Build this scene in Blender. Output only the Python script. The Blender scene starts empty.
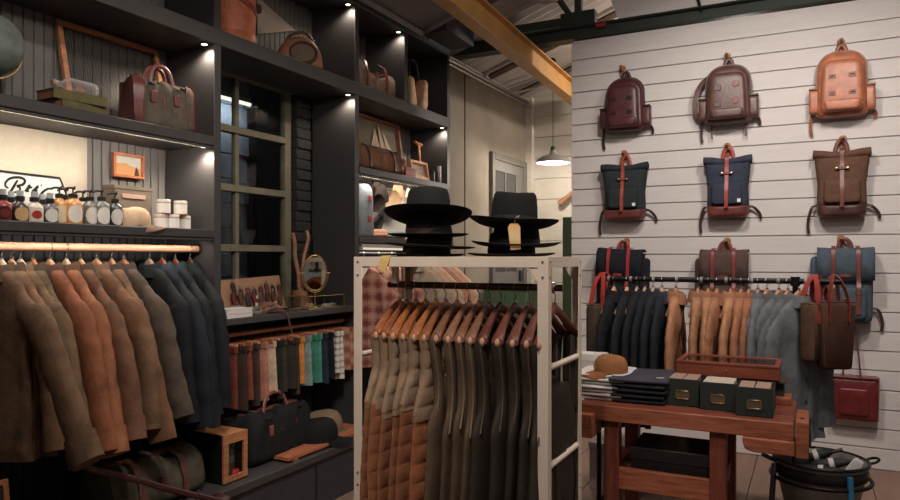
import bpy, math, random
from mathutils import Vector, Matrix, Euler, noise
random.seed(11)
PI = math.pi
scene = bpy.context.scene
COL = scene.collection
H = 1.5
TH = math.radians(27.3)
S_, C_ = math.sin(TH), math.cos(TH)

# ---------------------------------------------------------------- measuring
def P(u, v, X=None, Y=None, Z=None):
    """point of the room on a wall / shelf / table plane seen along a sight line"""
    r = (u - 450) / 700.0; t = (258 - v) / 700.0
    dx, dy, dz = -S_ + C_ * r, C_ + S_ * r, t
    if X is not None: D = X / dx
    elif Y is not None: D = Y / dy
    else: D = (Z - H) / dz
    return Vector((dx * D, dy * D, H + dz * D))

# ---------------------------------------------------------------- mesh builder
class MB:
    def __init__(s): s.v = []; s.f = []
    def add(s, vs, fs, M=None):
        b = len(s.v)
        s.v += [tuple(M @ Vector(p)) if M is not None else tuple(p) for p in vs]
        s.f += [tuple(i + b for i in f) for f in fs]
        return s
    def box(s, c, size, M=None, R=None):
        x, y, z = [k / 2 for k in size]
        vs = [Vector(p) for p in ((-x,-y,-z),(x,-y,-z),(x,y,-z),(-x,y,-z),(-x,-y,z),(x,-y,z),(x,y,z),(-x,y,z))]
        if R is not None:
            E = R if isinstance(R, Matrix) else Euler(R).to_matrix()
            vs = [E @ p for p in vs]
        vs = [p + Vector(c) for p in vs]
        return s.add(vs, [(0,3,2,1),(4,5,6,7),(0,1,5,4),(1,2,6,5),(2,3,7,6),(3,0,4,7)], M)
    def b2(s, lo, hi, M=None):
        return s.box([(a + b) / 2 for a, b in zip(lo, hi)], [abs(b - a) for a, b in zip(lo, hi)], M)
    def loft(s, rings, cap=True, closed=False, M=None):
        n = len(rings[0]); vs = [p for r in rings for p in r]; fs = []
        m = len(rings)
        for i in range(m if closed else m - 1):
            a, b = i * n, ((i + 1) % m) * n
            for j in range(n):
                k = (j + 1) % n
                fs.append((a + j, a + k, b + k, b + j))
        if cap and not closed:
            fs.append(tuple(range(n - 1, -1, -1))); fs.append(tuple((m - 1) * n + j for j in range(n)))
        return s.add(vs, fs, M)
    def tube(s, pts, r, n=8, closed=False, cap=True, flat=None, M=None, up=(0, 0, 1)):
        """r a number or list; flat = (a, b) radii across / along the up direction"""
        pts = [Vector(p) for p in pts]; rings = []; m = len(pts)
        for i, p in enumerate(pts):
            if closed: t = pts[(i + 1) % m] - pts[i - 1]
            else: t = pts[min(i + 1, m - 1)] - pts[max(i - 1, 0)]
            t.normalize()
            u = Vector(up) - t * t.dot(Vector(up))
            if u.length < 1e-3: u = Vector((0.2, 1, 0.1)) - t * t.dot(Vector((0.2, 1, 0.1)))
            u.normalize(); w = t.cross(u)
            rr = r[i] if isinstance(r, (list, tuple)) else r
            fa, fb = flat if flat else (1, 1)
            rings.append([p + w * (rr * fa * math.cos(2 * PI * j / n)) + u * (rr * fb * math.sin(2 * PI * j / n)) for j in range(n)])
        return s.loft(rings, cap, closed, M)
    def strip(s, pts, w, t, up=(0, 0, 1), M=None):
        """flat strap of width w (along up) and thickness t"""
        pts = [Vector(p) for p in pts]; rings = []; m = len(pts)
        for i, p in enumerate(pts):
            tt = (pts[min(i + 1, m - 1)] - pts[max(i - 1, 0)]).normalized()
            u = Vector(up) - tt * tt.dot(Vector(up))
            if u.length < 1e-3: u = Vector((1, 0, 0))
            u.normalize(); k = tt.cross(u)
            rings.append([p - u * w / 2 - k * t / 2, p + u * w / 2 - k * t / 2, p + u * w / 2 + k * t / 2, p - u * w / 2 + k * t / 2])
        return s.loft(rings, True, False, M)
    def lathe(s, prof, n=24, M=None, sx=1, sy=1, cap=True):
        rings = [[(r * sx * math.cos(2 * PI * j / n), r * sy * math.sin(2 * PI * j / n), z) for j in range(n)] for r, z in prof]
        return s.loft(rings, cap, False, M)
    def prism(s, poly, y0, y1, M=None):
        """polygon in (x, z) pushed from y0 to y1"""
        n = len(poly)
        vs = [(x, y0, z) for x, z in poly] + [(x, y1, z) for x, z in poly]
        fs = [tuple(range(n)), tuple(range(2 * n - 1, n - 1, -1))]
        fs += [(i, i + n, (i + 1) % n + n, (i + 1) % n) for i in range(n)]
        return s.add(vs, fs, M)
    def puff(s, poly, y0, y1, M=None, prof=None):
        """soft outline in (x, z) swelling from y0 (wall side) to y1"""
        cx = sum(p[0] for p in poly) / len(poly); cz = sum(p[1] for p in poly) / len(poly)
        prof = prof or ((.93, 0), (1, .14), (1.01, .5), (.985, .74), (.93, .88), (.82, .96), (.5, 1.0))
        rings = [[(cx + (x - cx) * k, y0 + (y1 - y0) * f, cz + (z - cz) * k) for x, z in poly] for k, f in prof]
        return s.loft(rings, True, False, M)
    def build(s, name, mat, parent=None, smooth=None, bev=0, seg=2, sub=0):
        me = bpy.data.meshes.new(name); me.from_pydata(s.v, [], s.f); me.update()
        import bmesh
        bm = bmesh.new(); bm.from_mesh(me); bmesh.ops.recalc_face_normals(bm, faces=bm.faces); bm.to_mesh(me); bm.free()
        o = bpy.data.objects.new(name, me); COL.objects.link(o)
        if mat: me.materials.append(mat)
        if smooth is not None:
            me.shade_smooth(); me.set_sharp_from_angle(angle=math.radians(smooth))
        if bev:
            md = o.modifiers.new('Bevel', 'BEVEL'); md.width = bev; md.segments = seg; md.limit_method = 'ANGLE'; md.angle_limit = math.radians(40)
            me.shade_smooth(); me.set_sharp_from_angle(angle=math.radians(smooth or 50))
        if sub:
            md = o.modifiers.new('Subdivision', 'SUBSURF'); md.levels = sub; md.render_levels = sub
        if parent: o.parent = parent
        return o

def rrect(w0, w1, z0, z1, r0, r1, n=6):
    """rounded outline: w0/r0 at the bottom z0, w1/r1 at the top z1"""
    pts = []
    for cx, cz, r, a0 in ((w0/2 - r0, z0 + r0, r0, -90), (w1/2 - r1, z1 - r1, r1, 0), (-w1/2 + r1, z1 - r1, r1, 90), (-w0/2 + r0, z0 + r0, r0, 180)):
        for i in range(n + 1):
            a = math.radians(a0 + 90 * i / n)
            pts.append((cx + r * math.cos(a), cz + r * math.sin(a)))
    return pts
def shift(poly, dx, dz): return [(x + dx, z + dz) for x, z in poly]
def arc(cx, cz, rx, rz, a0, a1, n, y=0.0):
    return [(cx + rx * math.cos(math.radians(a0 + (a1 - a0) * i / n)), y, cz + rz * math.sin(math.radians(a0 + (a1 - a0) * i / n))) for i in range(n + 1)]
def smoothpts(pts, k=6):
    pts = [Vector(p) for p in pts]; out = []
    for i in range(len(pts) - 1):
        p0, p1, p2, p3 = pts[max(i-1,0)], pts[i], pts[i+1], pts[min(i+2,len(pts)-1)]
        for j in range(k):
            t = j / k
            out.append(.5 * ((2*p1) + (p2-p0)*t + (2*p0-5*p1+4*p2-p3)*t*t + (3*p1-p0-3*p2+p3)*t**3))
    out.append(pts[-1]); return out

# ---------------------------------------------------------------- naming
def tag(o, label=None, cat=None, group=None, kind=None):
    if label: o['label'] = label
    if cat: o['category'] = cat
    if group: o['group'] = group
    if kind: o['kind'] = kind
    return o
def thing(name, label, cat, loc=(0, 0, 0), rz=0, group=None, rx=0, ry=0):
    o = bpy.data.objects.new(name, None); COL.objects.link(o)
    o.empty_display_size = .05
    o.location = loc; o.rotation_euler = (rx, ry, rz)
    return tag(o, label, cat, group)
def struct(name, mb, mat, **k):
    return tag(mb.build(name, mat, **k), kind='structure')
def dup(root, loc, rz=None, label=None, group=None, rx=None, ry=None):
    c = root.copy(); COL.objects.link(c); c.location = loc
    e = list(root.rotation_euler)
    if rx is not None: e[0] = rx
    if ry is not None: e[1] = ry
    if rz is not None: e[2] = rz
    c.rotation_euler = e
    if label: c['label'] = label
    if group: c['group'] = group
    for ch in list(root.children):
        k = ch.copy(); COL.objects.link(k); k.parent = c
        for g in list(ch.children):
            q = g.copy(); COL.objects.link(q); q.parent = k
    return c

# ---------------------------------------------------------------- materials
def lin(c):
    return tuple((x / 255 / 12.92 if x / 255 <= .04045 else ((x / 255 + .055) / 1.055) ** 2.4) for x in c)
_mats = {}
def M(col, rough=.75, var=.18, scale=14, bump=.15, bscale=160, metal=0, spec=.3, stretch=(1, 1, 1), sheen=0, name=None, coat=0):
    key = (col, rough, var, scale, bump, bscale, metal, spec, stretch, sheen, coat)
    if key in _mats: return _mats[key]
    m = bpy.data.materials.new(name or 'surface_%d' % len(_mats)); m.use_nodes = True
    nt = m.node_tree; b = nt.nodes['Principled BSDF']
    g_ = .3 * col[0] + .55 * col[1] + .15 * col[2]
    c = lin(tuple(x + (g_ - x) * .16 for x in col))
    tc = nt.nodes.new('ShaderNodeTexCoord'); mp = nt.nodes.new('ShaderNodeMapping'); mp.inputs['Scale'].default_value = stretch
    nt.links.new(tc.outputs['Object'], mp.inputs['Vector'])
    nz = nt.nodes.new('ShaderNodeTexNoise'); nz.inputs['Scale'].default_value = scale; nz.inputs['Detail'].default_value = 5; nz.inputs['Roughness'].default_value = .65
    nt.links.new(mp.outputs[0], nz.inputs['Vector'])
    rp = nt.nodes.new('ShaderNodeValToRGB')
    rp.color_ramp.elements[0].position = .28; rp.color_ramp.elements[1].position = .72
    rp.color_ramp.elements[0].color = tuple(x * (1 - var) for x in c) + (1,)
    rp.color_ramp.elements[1].color = tuple(min(1, x * (1 + var)) for x in c) + (1,)
    nt.links.new(nz.outputs['Fac'], rp.inputs['Fac']); nt.links.new(rp.outputs['Color'], b.inputs['Base Color'])
    b.inputs['Roughness'].default_value = rough; b.inputs['Metallic'].default_value = metal
    b.inputs['Specular IOR Level'].default_value = spec
    if sheen: b.inputs['Sheen Weight'].default_value = sheen
    if coat: b.inputs['Coat Weight'].default_value = coat; b.inputs['Coat Roughness'].default_value = .3
    if bump:
        n2 = nt.nodes.new('ShaderNodeTexNoise'); n2.inputs['Scale'].default_value = bscale; n2.inputs['Detail'].default_value = 3
        nt.links.new(mp.outputs[0], n2.inputs['Vector'])
        bp = nt.nodes.new('ShaderNodeBump'); bp.inputs['Strength'].default_value = bump; bp.inputs['Distance'].default_value = .004
        nt.links.new(n2.outputs['Fac'], bp.inputs['Height']); nt.links.new(bp.outputs[0], b.inputs['Normal'])
    _mats[key] = m
    return m
def fabric(col, var=.22): return M(col, .9, var, 22, .35, 60, 0, .15)
def leather(col, rough=.42, var=.35): return M(col, rough, var, 16, .25, 90, 0, .45)
def wood(col, stretch=(3, 40, 40), rough=.5, var=.35): return M(col, rough, var, 2.2, .12, 12, 0, .35, stretch)
def metal(col, rough=.35): return M(col, rough, .12, 20, .05, 150, 1.0, .5)
def paint(col, rough=.55, var=.06): return M(col, rough, var, 5, .05, 60, 0, .3)
def paper(col): return M(col, .8, .06, 30, .05, 80, 0, .2)
def emit(col, strength, name):
    m = bpy.data.materials.new(name); m.use_nodes = True; b = m.node_tree.nodes['Principled BSDF']
    b.inputs['Base Color'].default_value = lin(col) + (1,)
    b.inputs['Emission Color'].default_value = lin(col) + (1,); b.inputs['Emission Strength'].default_value = strength
    return m
def glass(name, tint=(235, 240, 240), rough=.03):
    """thin clear pane: mostly see-through with a mirror sheen"""
    m = bpy.data.materials.new(name); m.use_nodes = True; nt = m.node_tree
    nt.nodes.clear(); out = nt.nodes.new('ShaderNodeOutputMaterial')
    tr = nt.nodes.new('ShaderNodeBsdfTransparent'); tr.inputs[0].default_value = lin(tint) + (1,)
    gl = nt.nodes.new('ShaderNodeBsdfGlossy'); gl.inputs['Roughness'].default_value = rough
    fr = nt.nodes.new('ShaderNodeFresnel'); fr.inputs['IOR'].default_value = 1.5
    mx = nt.nodes.new('ShaderNodeMixShader')
    ge = nt.nodes.new('ShaderNodeNewGeometry'); iv = nt.nodes.new('ShaderNodeMath'); iv.operation = 'SUBTRACT'; iv.inputs[0].default_value = 1; nt.links.new(ge.outputs['Backfacing'], iv.inputs[1])
    ml = nt.nodes.new('ShaderNodeMath'); ml.operation = 'MULTIPLY'; nt.links.new(fr.outputs[0], ml.inputs[0]); nt.links.new(iv.outputs[0], ml.inputs[1])
    nt.links.new(ml.outputs[0], mx.inputs[0]); nt.links.new(tr.outputs[0], mx.inputs[1]); nt.links.new(gl.outputs[0], mx.inputs[2])
    nt.links.new(mx.outputs[0], out.inputs[0]); return m
def plaid(base, dark, light, k=60, name='plaid_cloth'):
    m = bpy.data.materials.new(name); m.use_nodes = True; nt = m.node_tree; b = nt.nodes['Principled BSDF']
    tc = nt.nodes.new('ShaderNodeTexCoord')
    def band(direction, sc, ph):
        w = nt.nodes.new('ShaderNodeTexWave'); w.bands_direction = direction; w.inputs['Scale'].default_value = sc; w.inputs['Phase Offset'].default_value = ph
        nt.links.new(tc.outputs['Object'], w.inputs['Vector'])
        r = nt.nodes.new('ShaderNodeValToRGB'); r.color_ramp.elements[0].position = .72; r.color_ramp.elements[1].position = .8
        nt.links.new(w.outputs['Fac'], r.inputs['Fac']); return r
    prev = None
    for direction, sc, ph, c, f in (('X', k/12, 0, dark, .6), ('Z', k/12, 0, dark, .6), ('X', k/12, 3, light, .35), ('Z', k/12, 3, light, .35)):
        r = band(direction, sc, ph)
        mul = nt.nodes.new('ShaderNodeMath'); mul.operation = 'MULTIPLY'; mul.inputs[1].default_value = f
        nt.links.new(r.outputs['Color'], mul.inputs[0])
        mx = nt.nodes.new('ShaderNodeMix'); mx.data_type = 'RGBA'
        nt.links.new(mul.outputs[0], mx.inputs['Factor'])
        if prev is None: mx.inputs['A'].default_value = lin(base) + (1,)
        else: nt.links.new(prev, mx.inputs['A'])
        mx.inputs['B'].default_value = lin(c) + (1,)
        prev = mx.outputs['Result']
    nt.links.new(prev, b.inputs['Base Color']); b.inputs['Roughness'].default_value = .9
    return m

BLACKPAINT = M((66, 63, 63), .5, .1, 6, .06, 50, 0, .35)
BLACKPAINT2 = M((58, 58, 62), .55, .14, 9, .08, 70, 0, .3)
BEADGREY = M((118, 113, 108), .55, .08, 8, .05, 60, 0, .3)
WHITEWALL = M((205, 197, 193), .7, .05, 4, .06, 40, 0, .2, (1, 6, 6))
CREAMWALL = M((190, 180, 165), .75, .07, 5, .05, 40, 0, .2, (1, 6, 6))
CONCRETE = M((140, 128, 112), .85, .16, 2.5, .3, 30, 0, .15)
BLACKMETAL = M((30, 29, 29), .45, .15, 20, .05, 90, .6, .4)
CREAMMETAL = M((228, 208, 186), .45, .05, 12, .04, 90, 0, .4)
BRASS = metal((200, 165, 100), .35)
STEEL = metal((170, 168, 165), .3)
DARKSTEEL = metal((90, 86, 80), .4)
HANGERWOOD = wood((196, 138, 86), (30, 6, 30))
GREENPAINT = M((72, 96, 66), .5, .1, 6, .05, 60, 0, .3)
GREENSTEEL = M((44, 52, 46), .55, .15, 8, .05, 60, 0, .3)
CLEAR = glass('clear_glass')
def bright_rim_glass(name):  # pale colour mixed into the rim paints the highlights of clear glass
    m = bpy.data.materials.new(name); m.use_nodes = True; nt = m.node_tree
    nt.nodes.clear(); out = nt.nodes.new('ShaderNodeOutputMaterial')
    tr = nt.nodes.new('ShaderNodeBsdfTransparent'); tr.inputs[0].default_value = (.95, .93, .92, 1)
    pr = nt.nodes.new('ShaderNodeBsdfPrincipled'); pr.inputs['Base Color'].default_value = (.8, .75, .72, 1); pr.inputs['Roughness'].default_value = .12
    lw = nt.nodes.new('ShaderNodeLayerWeight'); lw.inputs[0].default_value = .35
    mx = nt.nodes.new('ShaderNodeMixShader')
    nt.links.new(lw.outputs['Facing'], mx.inputs[0]); nt.links.new(tr.outputs[0], mx.inputs[1]); nt.links.new(pr.outputs[0], mx.inputs[2]); nt.links.new(mx.outputs[0], out.inputs[0]); return m
BOTTLEGLASS = bright_rim_glass('bottle_glass')
# ================================================================ the room
# floor of worn brown boards
m = MB()
k = 0
for i in range(34):
    x0 = -4.2 + i * .24
    m.b2((x0, -1.6, -.06), (x0 + .236, 8.0, 0))
struct('floor', m, M((136, 104, 88), .6, .16, 3, .1, 40, 0, .3, (4, .6, 4)), bev=.002, seg=1)

# white boarded wall that carries the backpacks
WY = 5.8
m = MB()
z = .011
tops = 3.357
m.b2((-1.815, WY + .016, 0), (3.2, WY + .12, tops - .002))            # backing
zz = [0.0] + [.149 + .138 * q for q in range(24)]
for a, b in zip(zz[:-1], zz[1:]):
    if a > tops - .02: break
    m.b2((-1.824, WY, a + .0035), (3.2, WY + .016, min(b, tops) - .0035))
struct('wall_back', m, WHITEWALL, bev=.0025, seg=1)

# grey wall behind the shelving with the old steel window, brick reveal
WX = -3.30
wy0, wy1, wz0, wz1 = 2.80, 3.93, 1.15, 2.70
m = MB()
m.b2((WX - .08, -1.6, 0), (WX, wy0, 3.6)); m.b2((WX - .08, wy1, 0), (WX, 5.54, 3.6))
m.b2((WX - .08, wy0, 0), (WX, wy1, wz0)); m.b2((WX - .08, wy0, wz1), (WX, wy1, 3.6))
struct('wall_left', m, M((58, 58, 58), .8, .2, 12, .5, 14, 0, .2))
m = MB(); m.b2((-3.35, 5.545, 0), (-2.95, 7.7, 3.36))
for y in (5.99,): pass
struct('wall_side', m, CONCRETE)
m = MB(); m.b2((-2.95, 6.015, 0), (-2.945, 6.03, 3.36)); struct('trim_2', m, M((62, 56, 48), .8))
# far boarded wall behind the passage
m = MB()
m.b2((-3.2, 7.72, 0), (1.5, 7.82, 3.5))
for q in range(14):
    m.b2((-3.0, 7.7, .02 + q * .24), (1.5, 7.72, .255 + q * .24))
struct('wall_far', m, CREAMWALL, bev=.002, seg=1)
m = MB(); m.b2((-2.95, 7.62, 0), (-2.87, 7.7, 3.36)); struct('trim_3', m, CREAMWALL)

# roof: corrugated sheets on a slope rising from the shelving side
def roofz(x): return 3.38 + .34 * (x + 2.95)
m = MB(); n = 150; rows = []
for i in range(n + 1):
    y = -1.6 + 9.6 * i / n
    dz = .012 * math.cos(i * PI)
    rows.append(((-3.4, y, roofz(-3.4) + dz), (3.2, y, roofz(3.2) + dz)))
vs = [p for r in rows for p in r]
m.add(vs, [(2*i, 2*i+1, 2*i+3, 2*i+2) for i in range(n)])
struct('ceiling', m, M((150, 138, 128), .7, .12, 3, .05, 40))
# purlins under the sheets
m = MB()
for y in (5.1, 6.5, 7.3):
    a, b = Vector((-2.9, y, roofz(-2.9) - .06)), Vector((3.1, y, roofz(3.1) - .06))
    m.tube([a, b], .035, 4)
struct('trim_4', m, M((92, 72, 60), .7))
# lower grey panel of the ceiling, near the shelving, with a rim
m = MB()
x0, x1 = -2.84, .2
def lowz(x): return 3.37 + .34 * (x + 2.84)
m.add([(x0, -1.5, lowz(x0)), (x1, -1.5, lowz(x1)), (x1, 5.0, lowz(x1)), (x0, 5.0, lowz(x0)),
       (x0, -1.5, lowz(x0) + .03), (x1, -1.5, lowz(x1) + .03), (x1, 5.0, lowz(x1) + .03), (x0, 5.0, lowz(x0) + .03)],
      [(0,1,2,3),(4,7,6,5),(0,3,7,4),(1,5,6,2),(3,2,6,7),(0,4,5,1)])
struct('ceiling_panel', m, M((118, 110, 112), .7, .08, 3))
m = MB()
m.tube([(x0, -1.5, lowz(x0) - .02), (x0, 5.0, lowz(x0) - .02), (x1, 5.0, lowz(x1) - .02)], .03, 4)
struct('trim_5', m, M((128, 122, 122), .6))

# green steel chord and truss over the boarded wall
m = MB()
m.b2((-2.95, 5.76, 3.362), (3.2, 5.9, 3.44)); m.b2((-2.95, 5.70, 3.44), (3.2, 5.9, 3.452))
struct('beam_chord', m, GREENSTEEL, bev=.004, seg=1)
m = MB(); m.b2((-2.95, 5.8, 3.50), (-1.8, 5.88, 3.57)); m.b2((-1.92, 5.79, 3.45), (-1.62, 5.87, 3.60)); m.b2((-1.80, 5.80, 3.6), (-1.74, 5.86, 4.1))
m.tube([(-2.15, 5.84, 4.05), (-1.84, 5.84, 3.58)], .028, 4)
struct('beam_truss', m, GREENSTEEL, bev=.004, seg=1)
m = MB(); m.tube([(-2.9, 4.9, 3.62), (-1.2, 4.9, 4.12)], .05, 4); struct('beam_rafter', m, GREENSTEEL)
# white boxed gable above the chord
p1 = P(619, 21, Y=5.74); p2 = P(598, -6, Y=5.74)
m = MB(); m.prism([(p1.x, p1.z), (3.2, p1.z), (3.2, 4.6), (p2.x - .25, 4.6)], 5.74, 5.95)
struct('wall_gable', m, WHITEWALL)
m = MB(); a = P(697, -4, Y=5.72); m.tube([P(696, -8, Y=5.72), P(701, 11, Y=5.72)], .012, 8); struct('trim_6', m, BLACKMETAL)
# dark red clamp on the chord
t = tag((MB().box(P(601, 25, Y=5.70), (.09, .05, .025))).build('beam_clamp', M((150, 40, 44), .5), bev=.006), 'small red clamp gripping the dark green roof chord', 'clamp')

# orange-yellow crane beam
A = P(431, 0, Z=3.1); B = P(571, 106, Z=3.1)
d = (B - A); d.z = 0; d.normalize(); nrm = Vector((d.y, -d.x, 0))
st = A - d * 5.0; en = B + d * .45
def ibeam(prof):
    m = MB()
    for (a0, a1, z0, z1) in prof:
        vs = []
        for q in (st, en):
            for a, zz_ in ((a0, z0), (a1, z0), (a1, z1), (a0, z1)):
                p = q + nrm * a; vs.append((p.x, p.y, 3.1 + zz_))
        m.add(vs, [(0,1,2,3),(7,6,5,4),(0,4,5,1),(1,5,6,2),(2,6,7,3),(3,7,4,0)])
    return m
struct('beam_yellow', ibeam([(0, .11, 0, .014), (.048, .062, .014, .186), (0, .11, .186, .2)]), M((190, 132, 56), .5, .18, 5, .08, 30, 0, .4), bev=.003, seg=1)

# conduits under the roof, along the side wall
m = MB()
m.tube([(-2.92, 5.6, 3.30), (-2.92, 7.6, 3.30)], .022, 8); m.tube([(-2.9, 5.6, 3.25), (-2.9, 7.6, 3.25)], .012, 8)
m.tube(smoothpts([(-2.88, 6.9, 3.31), (-2.6, 7.0, 3.40), (-2.35, 7.05, 3.44)]), .012, 8)
m.tube(smoothpts([(-2.88, 7.1, 3.30), (-2.65, 7.2, 3.36), (-2.3, 7.25, 3.48)]), .012, 8)
tag(m.build('conduit_run', STEEL, smooth=60), 'thin grey conduits running under the roof along the concrete wall', 'conduit')

# grey door in the concrete wall
g = M((104, 101, 96), .5, .08)
m = MB()
for y0, y1 in ((6.60, 6.67), (7.50, 7.58)): m.b2((-2.952, y0, 0), (-2.91, y1, 2.6))
m.b2((-2.952, 6.67, 2.53), (-2.91, 7.50, 2.6))
fr = struct('door_1', m, M((104, 98, 90), .6), bev=.004)
m = MB(); m.b2((-2.953, 6.67, 0), (-2.93, 7.5, 1.35)); m.b2((-2.953, 6.67, 2.42), (-2.93, 7.5, 2.53))
for y0, y1 in ((6.67, 6.70), (7.30, 7.5), (6.98, 7.0)): m.b2((-2.953, y0, 1.35), (-2.93, y1, 2.42))
m.build('door_leaf', g, fr, bev=.003)
m = MB(); m.b2((-2.946, 6.70, 1.35), (-2.94, 7.3, 2.42)); m.build('pane', M((50, 50, 52), .15, .1, 4, 0, 10, 0, .6), fr)
m = MB(); m.b2((-2.93, 7.36, 1.24), (-2.90, 7.44, 1.36)); m.build('lock_box', M((46, 46, 48), .4), fr, bev=.004)

# ---- window_1: old steel sash behind the middle bay
XW = -3.3
OLDFRAME = M((128, 120, 96), .65, .25, 9, .2, 60)
def zat(u, v): return P(u, v, X=XW).z
fy0, fy1 = 2.80, 3.90
m = MB()
m.b2((XW - .03, fy1 - .065, wz0), (XW + .02, fy1, wz1)); m.b2((XW - .03, fy0, wz0), (XW + .02, fy0 + .03, wz1))
rails = [zat(258, 82), zat(258, 135.5), zat(258, 191.5), zat(258, 248.5)]
for zr in rails: m.b2((XW - .03, fy0 + .03, zr - .022), (XW + .025, fy1 - .065, zr + .022))
m.b2((XW - .03, fy0 + .03, wz0), (XW + .02, fy1 - .065, wz0 + .05))
win = struct('window_1', m, OLDFRAME, bev=.003, seg=1)
ym = P(236, 150, X=XW).y
m = MB(); m.b2((XW - .025, ym - .016, wz0 + .05), (XW + .012, ym + .016, rails[0])); m.build('muntin', OLDFRAME, win, bev=.002, seg=1)
m = MB(); m.b2((XW - .012, fy0 + .03, wz0 + .05), (XW - .009, fy1 - .065, rails[0])); m.build('pane', CLEAR, win)
# dark painted brick reveal at the far side of the window
m = MB(); q = 0
zc = 1.17
while zc < 2.64:
    off = .004 * (q % 3)
    m.b2((XW - .02, 3.905, zc), (XW + .075 - off, 4.058, zc + .066)); zc += .074; q += 1
m.b2((XW - .02, 3.91, 1.17), (XW + .06, 4.055, 2.66))
struct('trim_7', m, M((52, 50, 50), .75, .25, 20, .5, 30), bev=.006, seg=1)
# outside: concrete block wall close by, added dark box behind, a tube light
m = MB()
bw, bh = .44, .215; YB = P(249, 150, X=-4.5).y
for r in range(14):
    for c in range(-6, 3):
        y = 3.30 + c * bw + (bw / 2 if r % 2 else 0)
        if y + bw > 3.46 and False: continue
        if y + .02 < YB: m.b2((-4.62, y + .006, .9 + r * bh + .006), (-4.5, min(y + bw - .006, YB), .9 + (r + 1) * bh - .006))
m.b2((-4.66, .4, .5), (-4.52, YB, 4.2))
struct('wall_outside', m, M((108, 116, 130), .9, .15, 8, .4, 40), bev=.004, seg=1)
m = MB(); m.b2((-7.2, -1, -.1), (-7.0, 9.5, 5)); m.b2((-7.2, 9.3, -.1), (-3.6, 9.5, 5)); m.b2((-7.2, -1, 4.9), (-3.6, 9.5, 5.0)); m.b2((-7.2, -1.1, -.1), (-3.6, -1, 5)); m.b2((-7.2, -1, -.1), (-3.61, 9.5, 0))
struct('wall_dark_box', m, M((24, 40, 38), .8))  # enclosure added to keep the world background out of the window
# dark green shutter boards leaning outside the right half of the window
m = MB()
ys_ = P(250, 150, X=-4.6).y
for q in range(9): m.b2((-4.68, ys_ + q * .14, .3), (-4.64, ys_ + .136 + q * .14, 4.0))
struct('trim_8', m, M((20, 36, 34), .6))
t = thing('tube_light', 'lit white tube light seen outside through the old window', 'light', (-4.40, P(236, 101, X=-4.4).y, P(236, 101, X=-4.4).z))
MB().tube([(0, -.75, 0), (0, .17, 0)], .016, 12).build('tube', emit((255, 246, 230), 1.5, 'tube_glow'), t, smooth=60)
m = MB(); m.b2((-.06, -.78, .02), (-.02, .20, .06)); m.box((-.02, -.77, 0), (.05, .03, .05)); m.box((-.02, .19, 0), (.05, .03, .05)); m.build('batten', STEEL, t)
ld = bpy.data.lights.new('yard_lamp', 'AREA'); ld.energy = 5; ld.color = (.92, .97, 1); ld.shape = 'RECTANGLE'; ld.size = .05; ld.size_y = .9
lo = bpy.data.objects.new('glow', ld); COL.objects.link(lo); lo.parent = t; lo.location = (.03, -.3, -.03); lo.rotation_euler = (0, .5, 0)

# ================================================================ built-in shelving
XF, XB = -2.85, -3.22
UP = [1.36, 2.76, 4.066, 5.47]; UT = .05
Z_BASE, Z_WT, Z_S2, Z_S1, Z_BM, Z_TOP = .33, 1.166, 1.65, 2.152, 2.738, 3.285
sh = thing('built_in_shelving', 'black painted built-in wall shelving with grooved back boards, filling the side wall', 'shelving', (0, 0, 0))
for y in UP:
    MB().b2((XB, y, Z_BASE - .01), (XF, y + UT, Z_TOP)).build('upright', BLACKPAINT, sh, bev=.002, seg=1)
MB().b2((XB, 4.74, Z_BM), (XF, 4.79, Z_TOP)).build('upright', BLACKPAINT, sh, bev=.002, seg=1)
MB().b2((XB, UP[0] - .05, Z_BM - .086), (XF + .006, 5.521, Z_BM)).build('top_shelf', BLACKPAINT, sh, bev=.003, seg=1)
for z, th, bays in ((Z_S1, .05, (0, 2)), (Z_S2, .042, (0, 2)), (Z_WT, .036, (1,))):
    for b in bays:
        m = MB().b2((XB, UP[b] + UT, z - th), (XF + (.03 if b == 1 else .004), UP[b + 1], z))
        if b != 1: m.b2((XF - .016, UP[b] + UT, z - th - .016), (XF - .004, UP[b + 1], z - th))
        m.build('worktop' if b == 1 else 'shelf', BLACKPAINT, sh, bev=.003, seg=1)
m = MB(); m.b2((XB, UP[0] - .05, Z_TOP), (XF + .006, 5.521, Z_TOP + .06)); m.b2((XF - .05, UP[0] - .05, Z_TOP + .06), (XF + .006, 5.1, 3.37)); m.b2((XB, 5.02, Z_TOP + .06), (-2.62, 5.53, 3.55))
m.build('cornice', BLACKPAINT2, sh, bev=.003, seg=1)
def beads(y0, y1, z0, z1, mat):
    m = MB(); y = y0
    m.b2((XB - .05, y0, z0), (XB - .008, y1, z1))
    while y < y1 - .01:
        m.b2((XB - .012, y + .002, z0), (XB, min(y + .05, y1) - .002, z1)); y += .05
    m.build('back_panel', mat, sh, bev=.004, seg=1)
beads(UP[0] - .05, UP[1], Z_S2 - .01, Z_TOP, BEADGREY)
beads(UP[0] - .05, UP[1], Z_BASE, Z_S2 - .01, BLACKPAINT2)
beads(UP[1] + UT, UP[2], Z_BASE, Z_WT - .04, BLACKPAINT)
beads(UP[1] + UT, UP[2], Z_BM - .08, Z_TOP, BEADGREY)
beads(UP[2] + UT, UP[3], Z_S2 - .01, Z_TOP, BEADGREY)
beads(UP[2] + UT, UP[3], Z_BASE, Z_S2 - .01, BLACKPAINT2)
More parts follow.
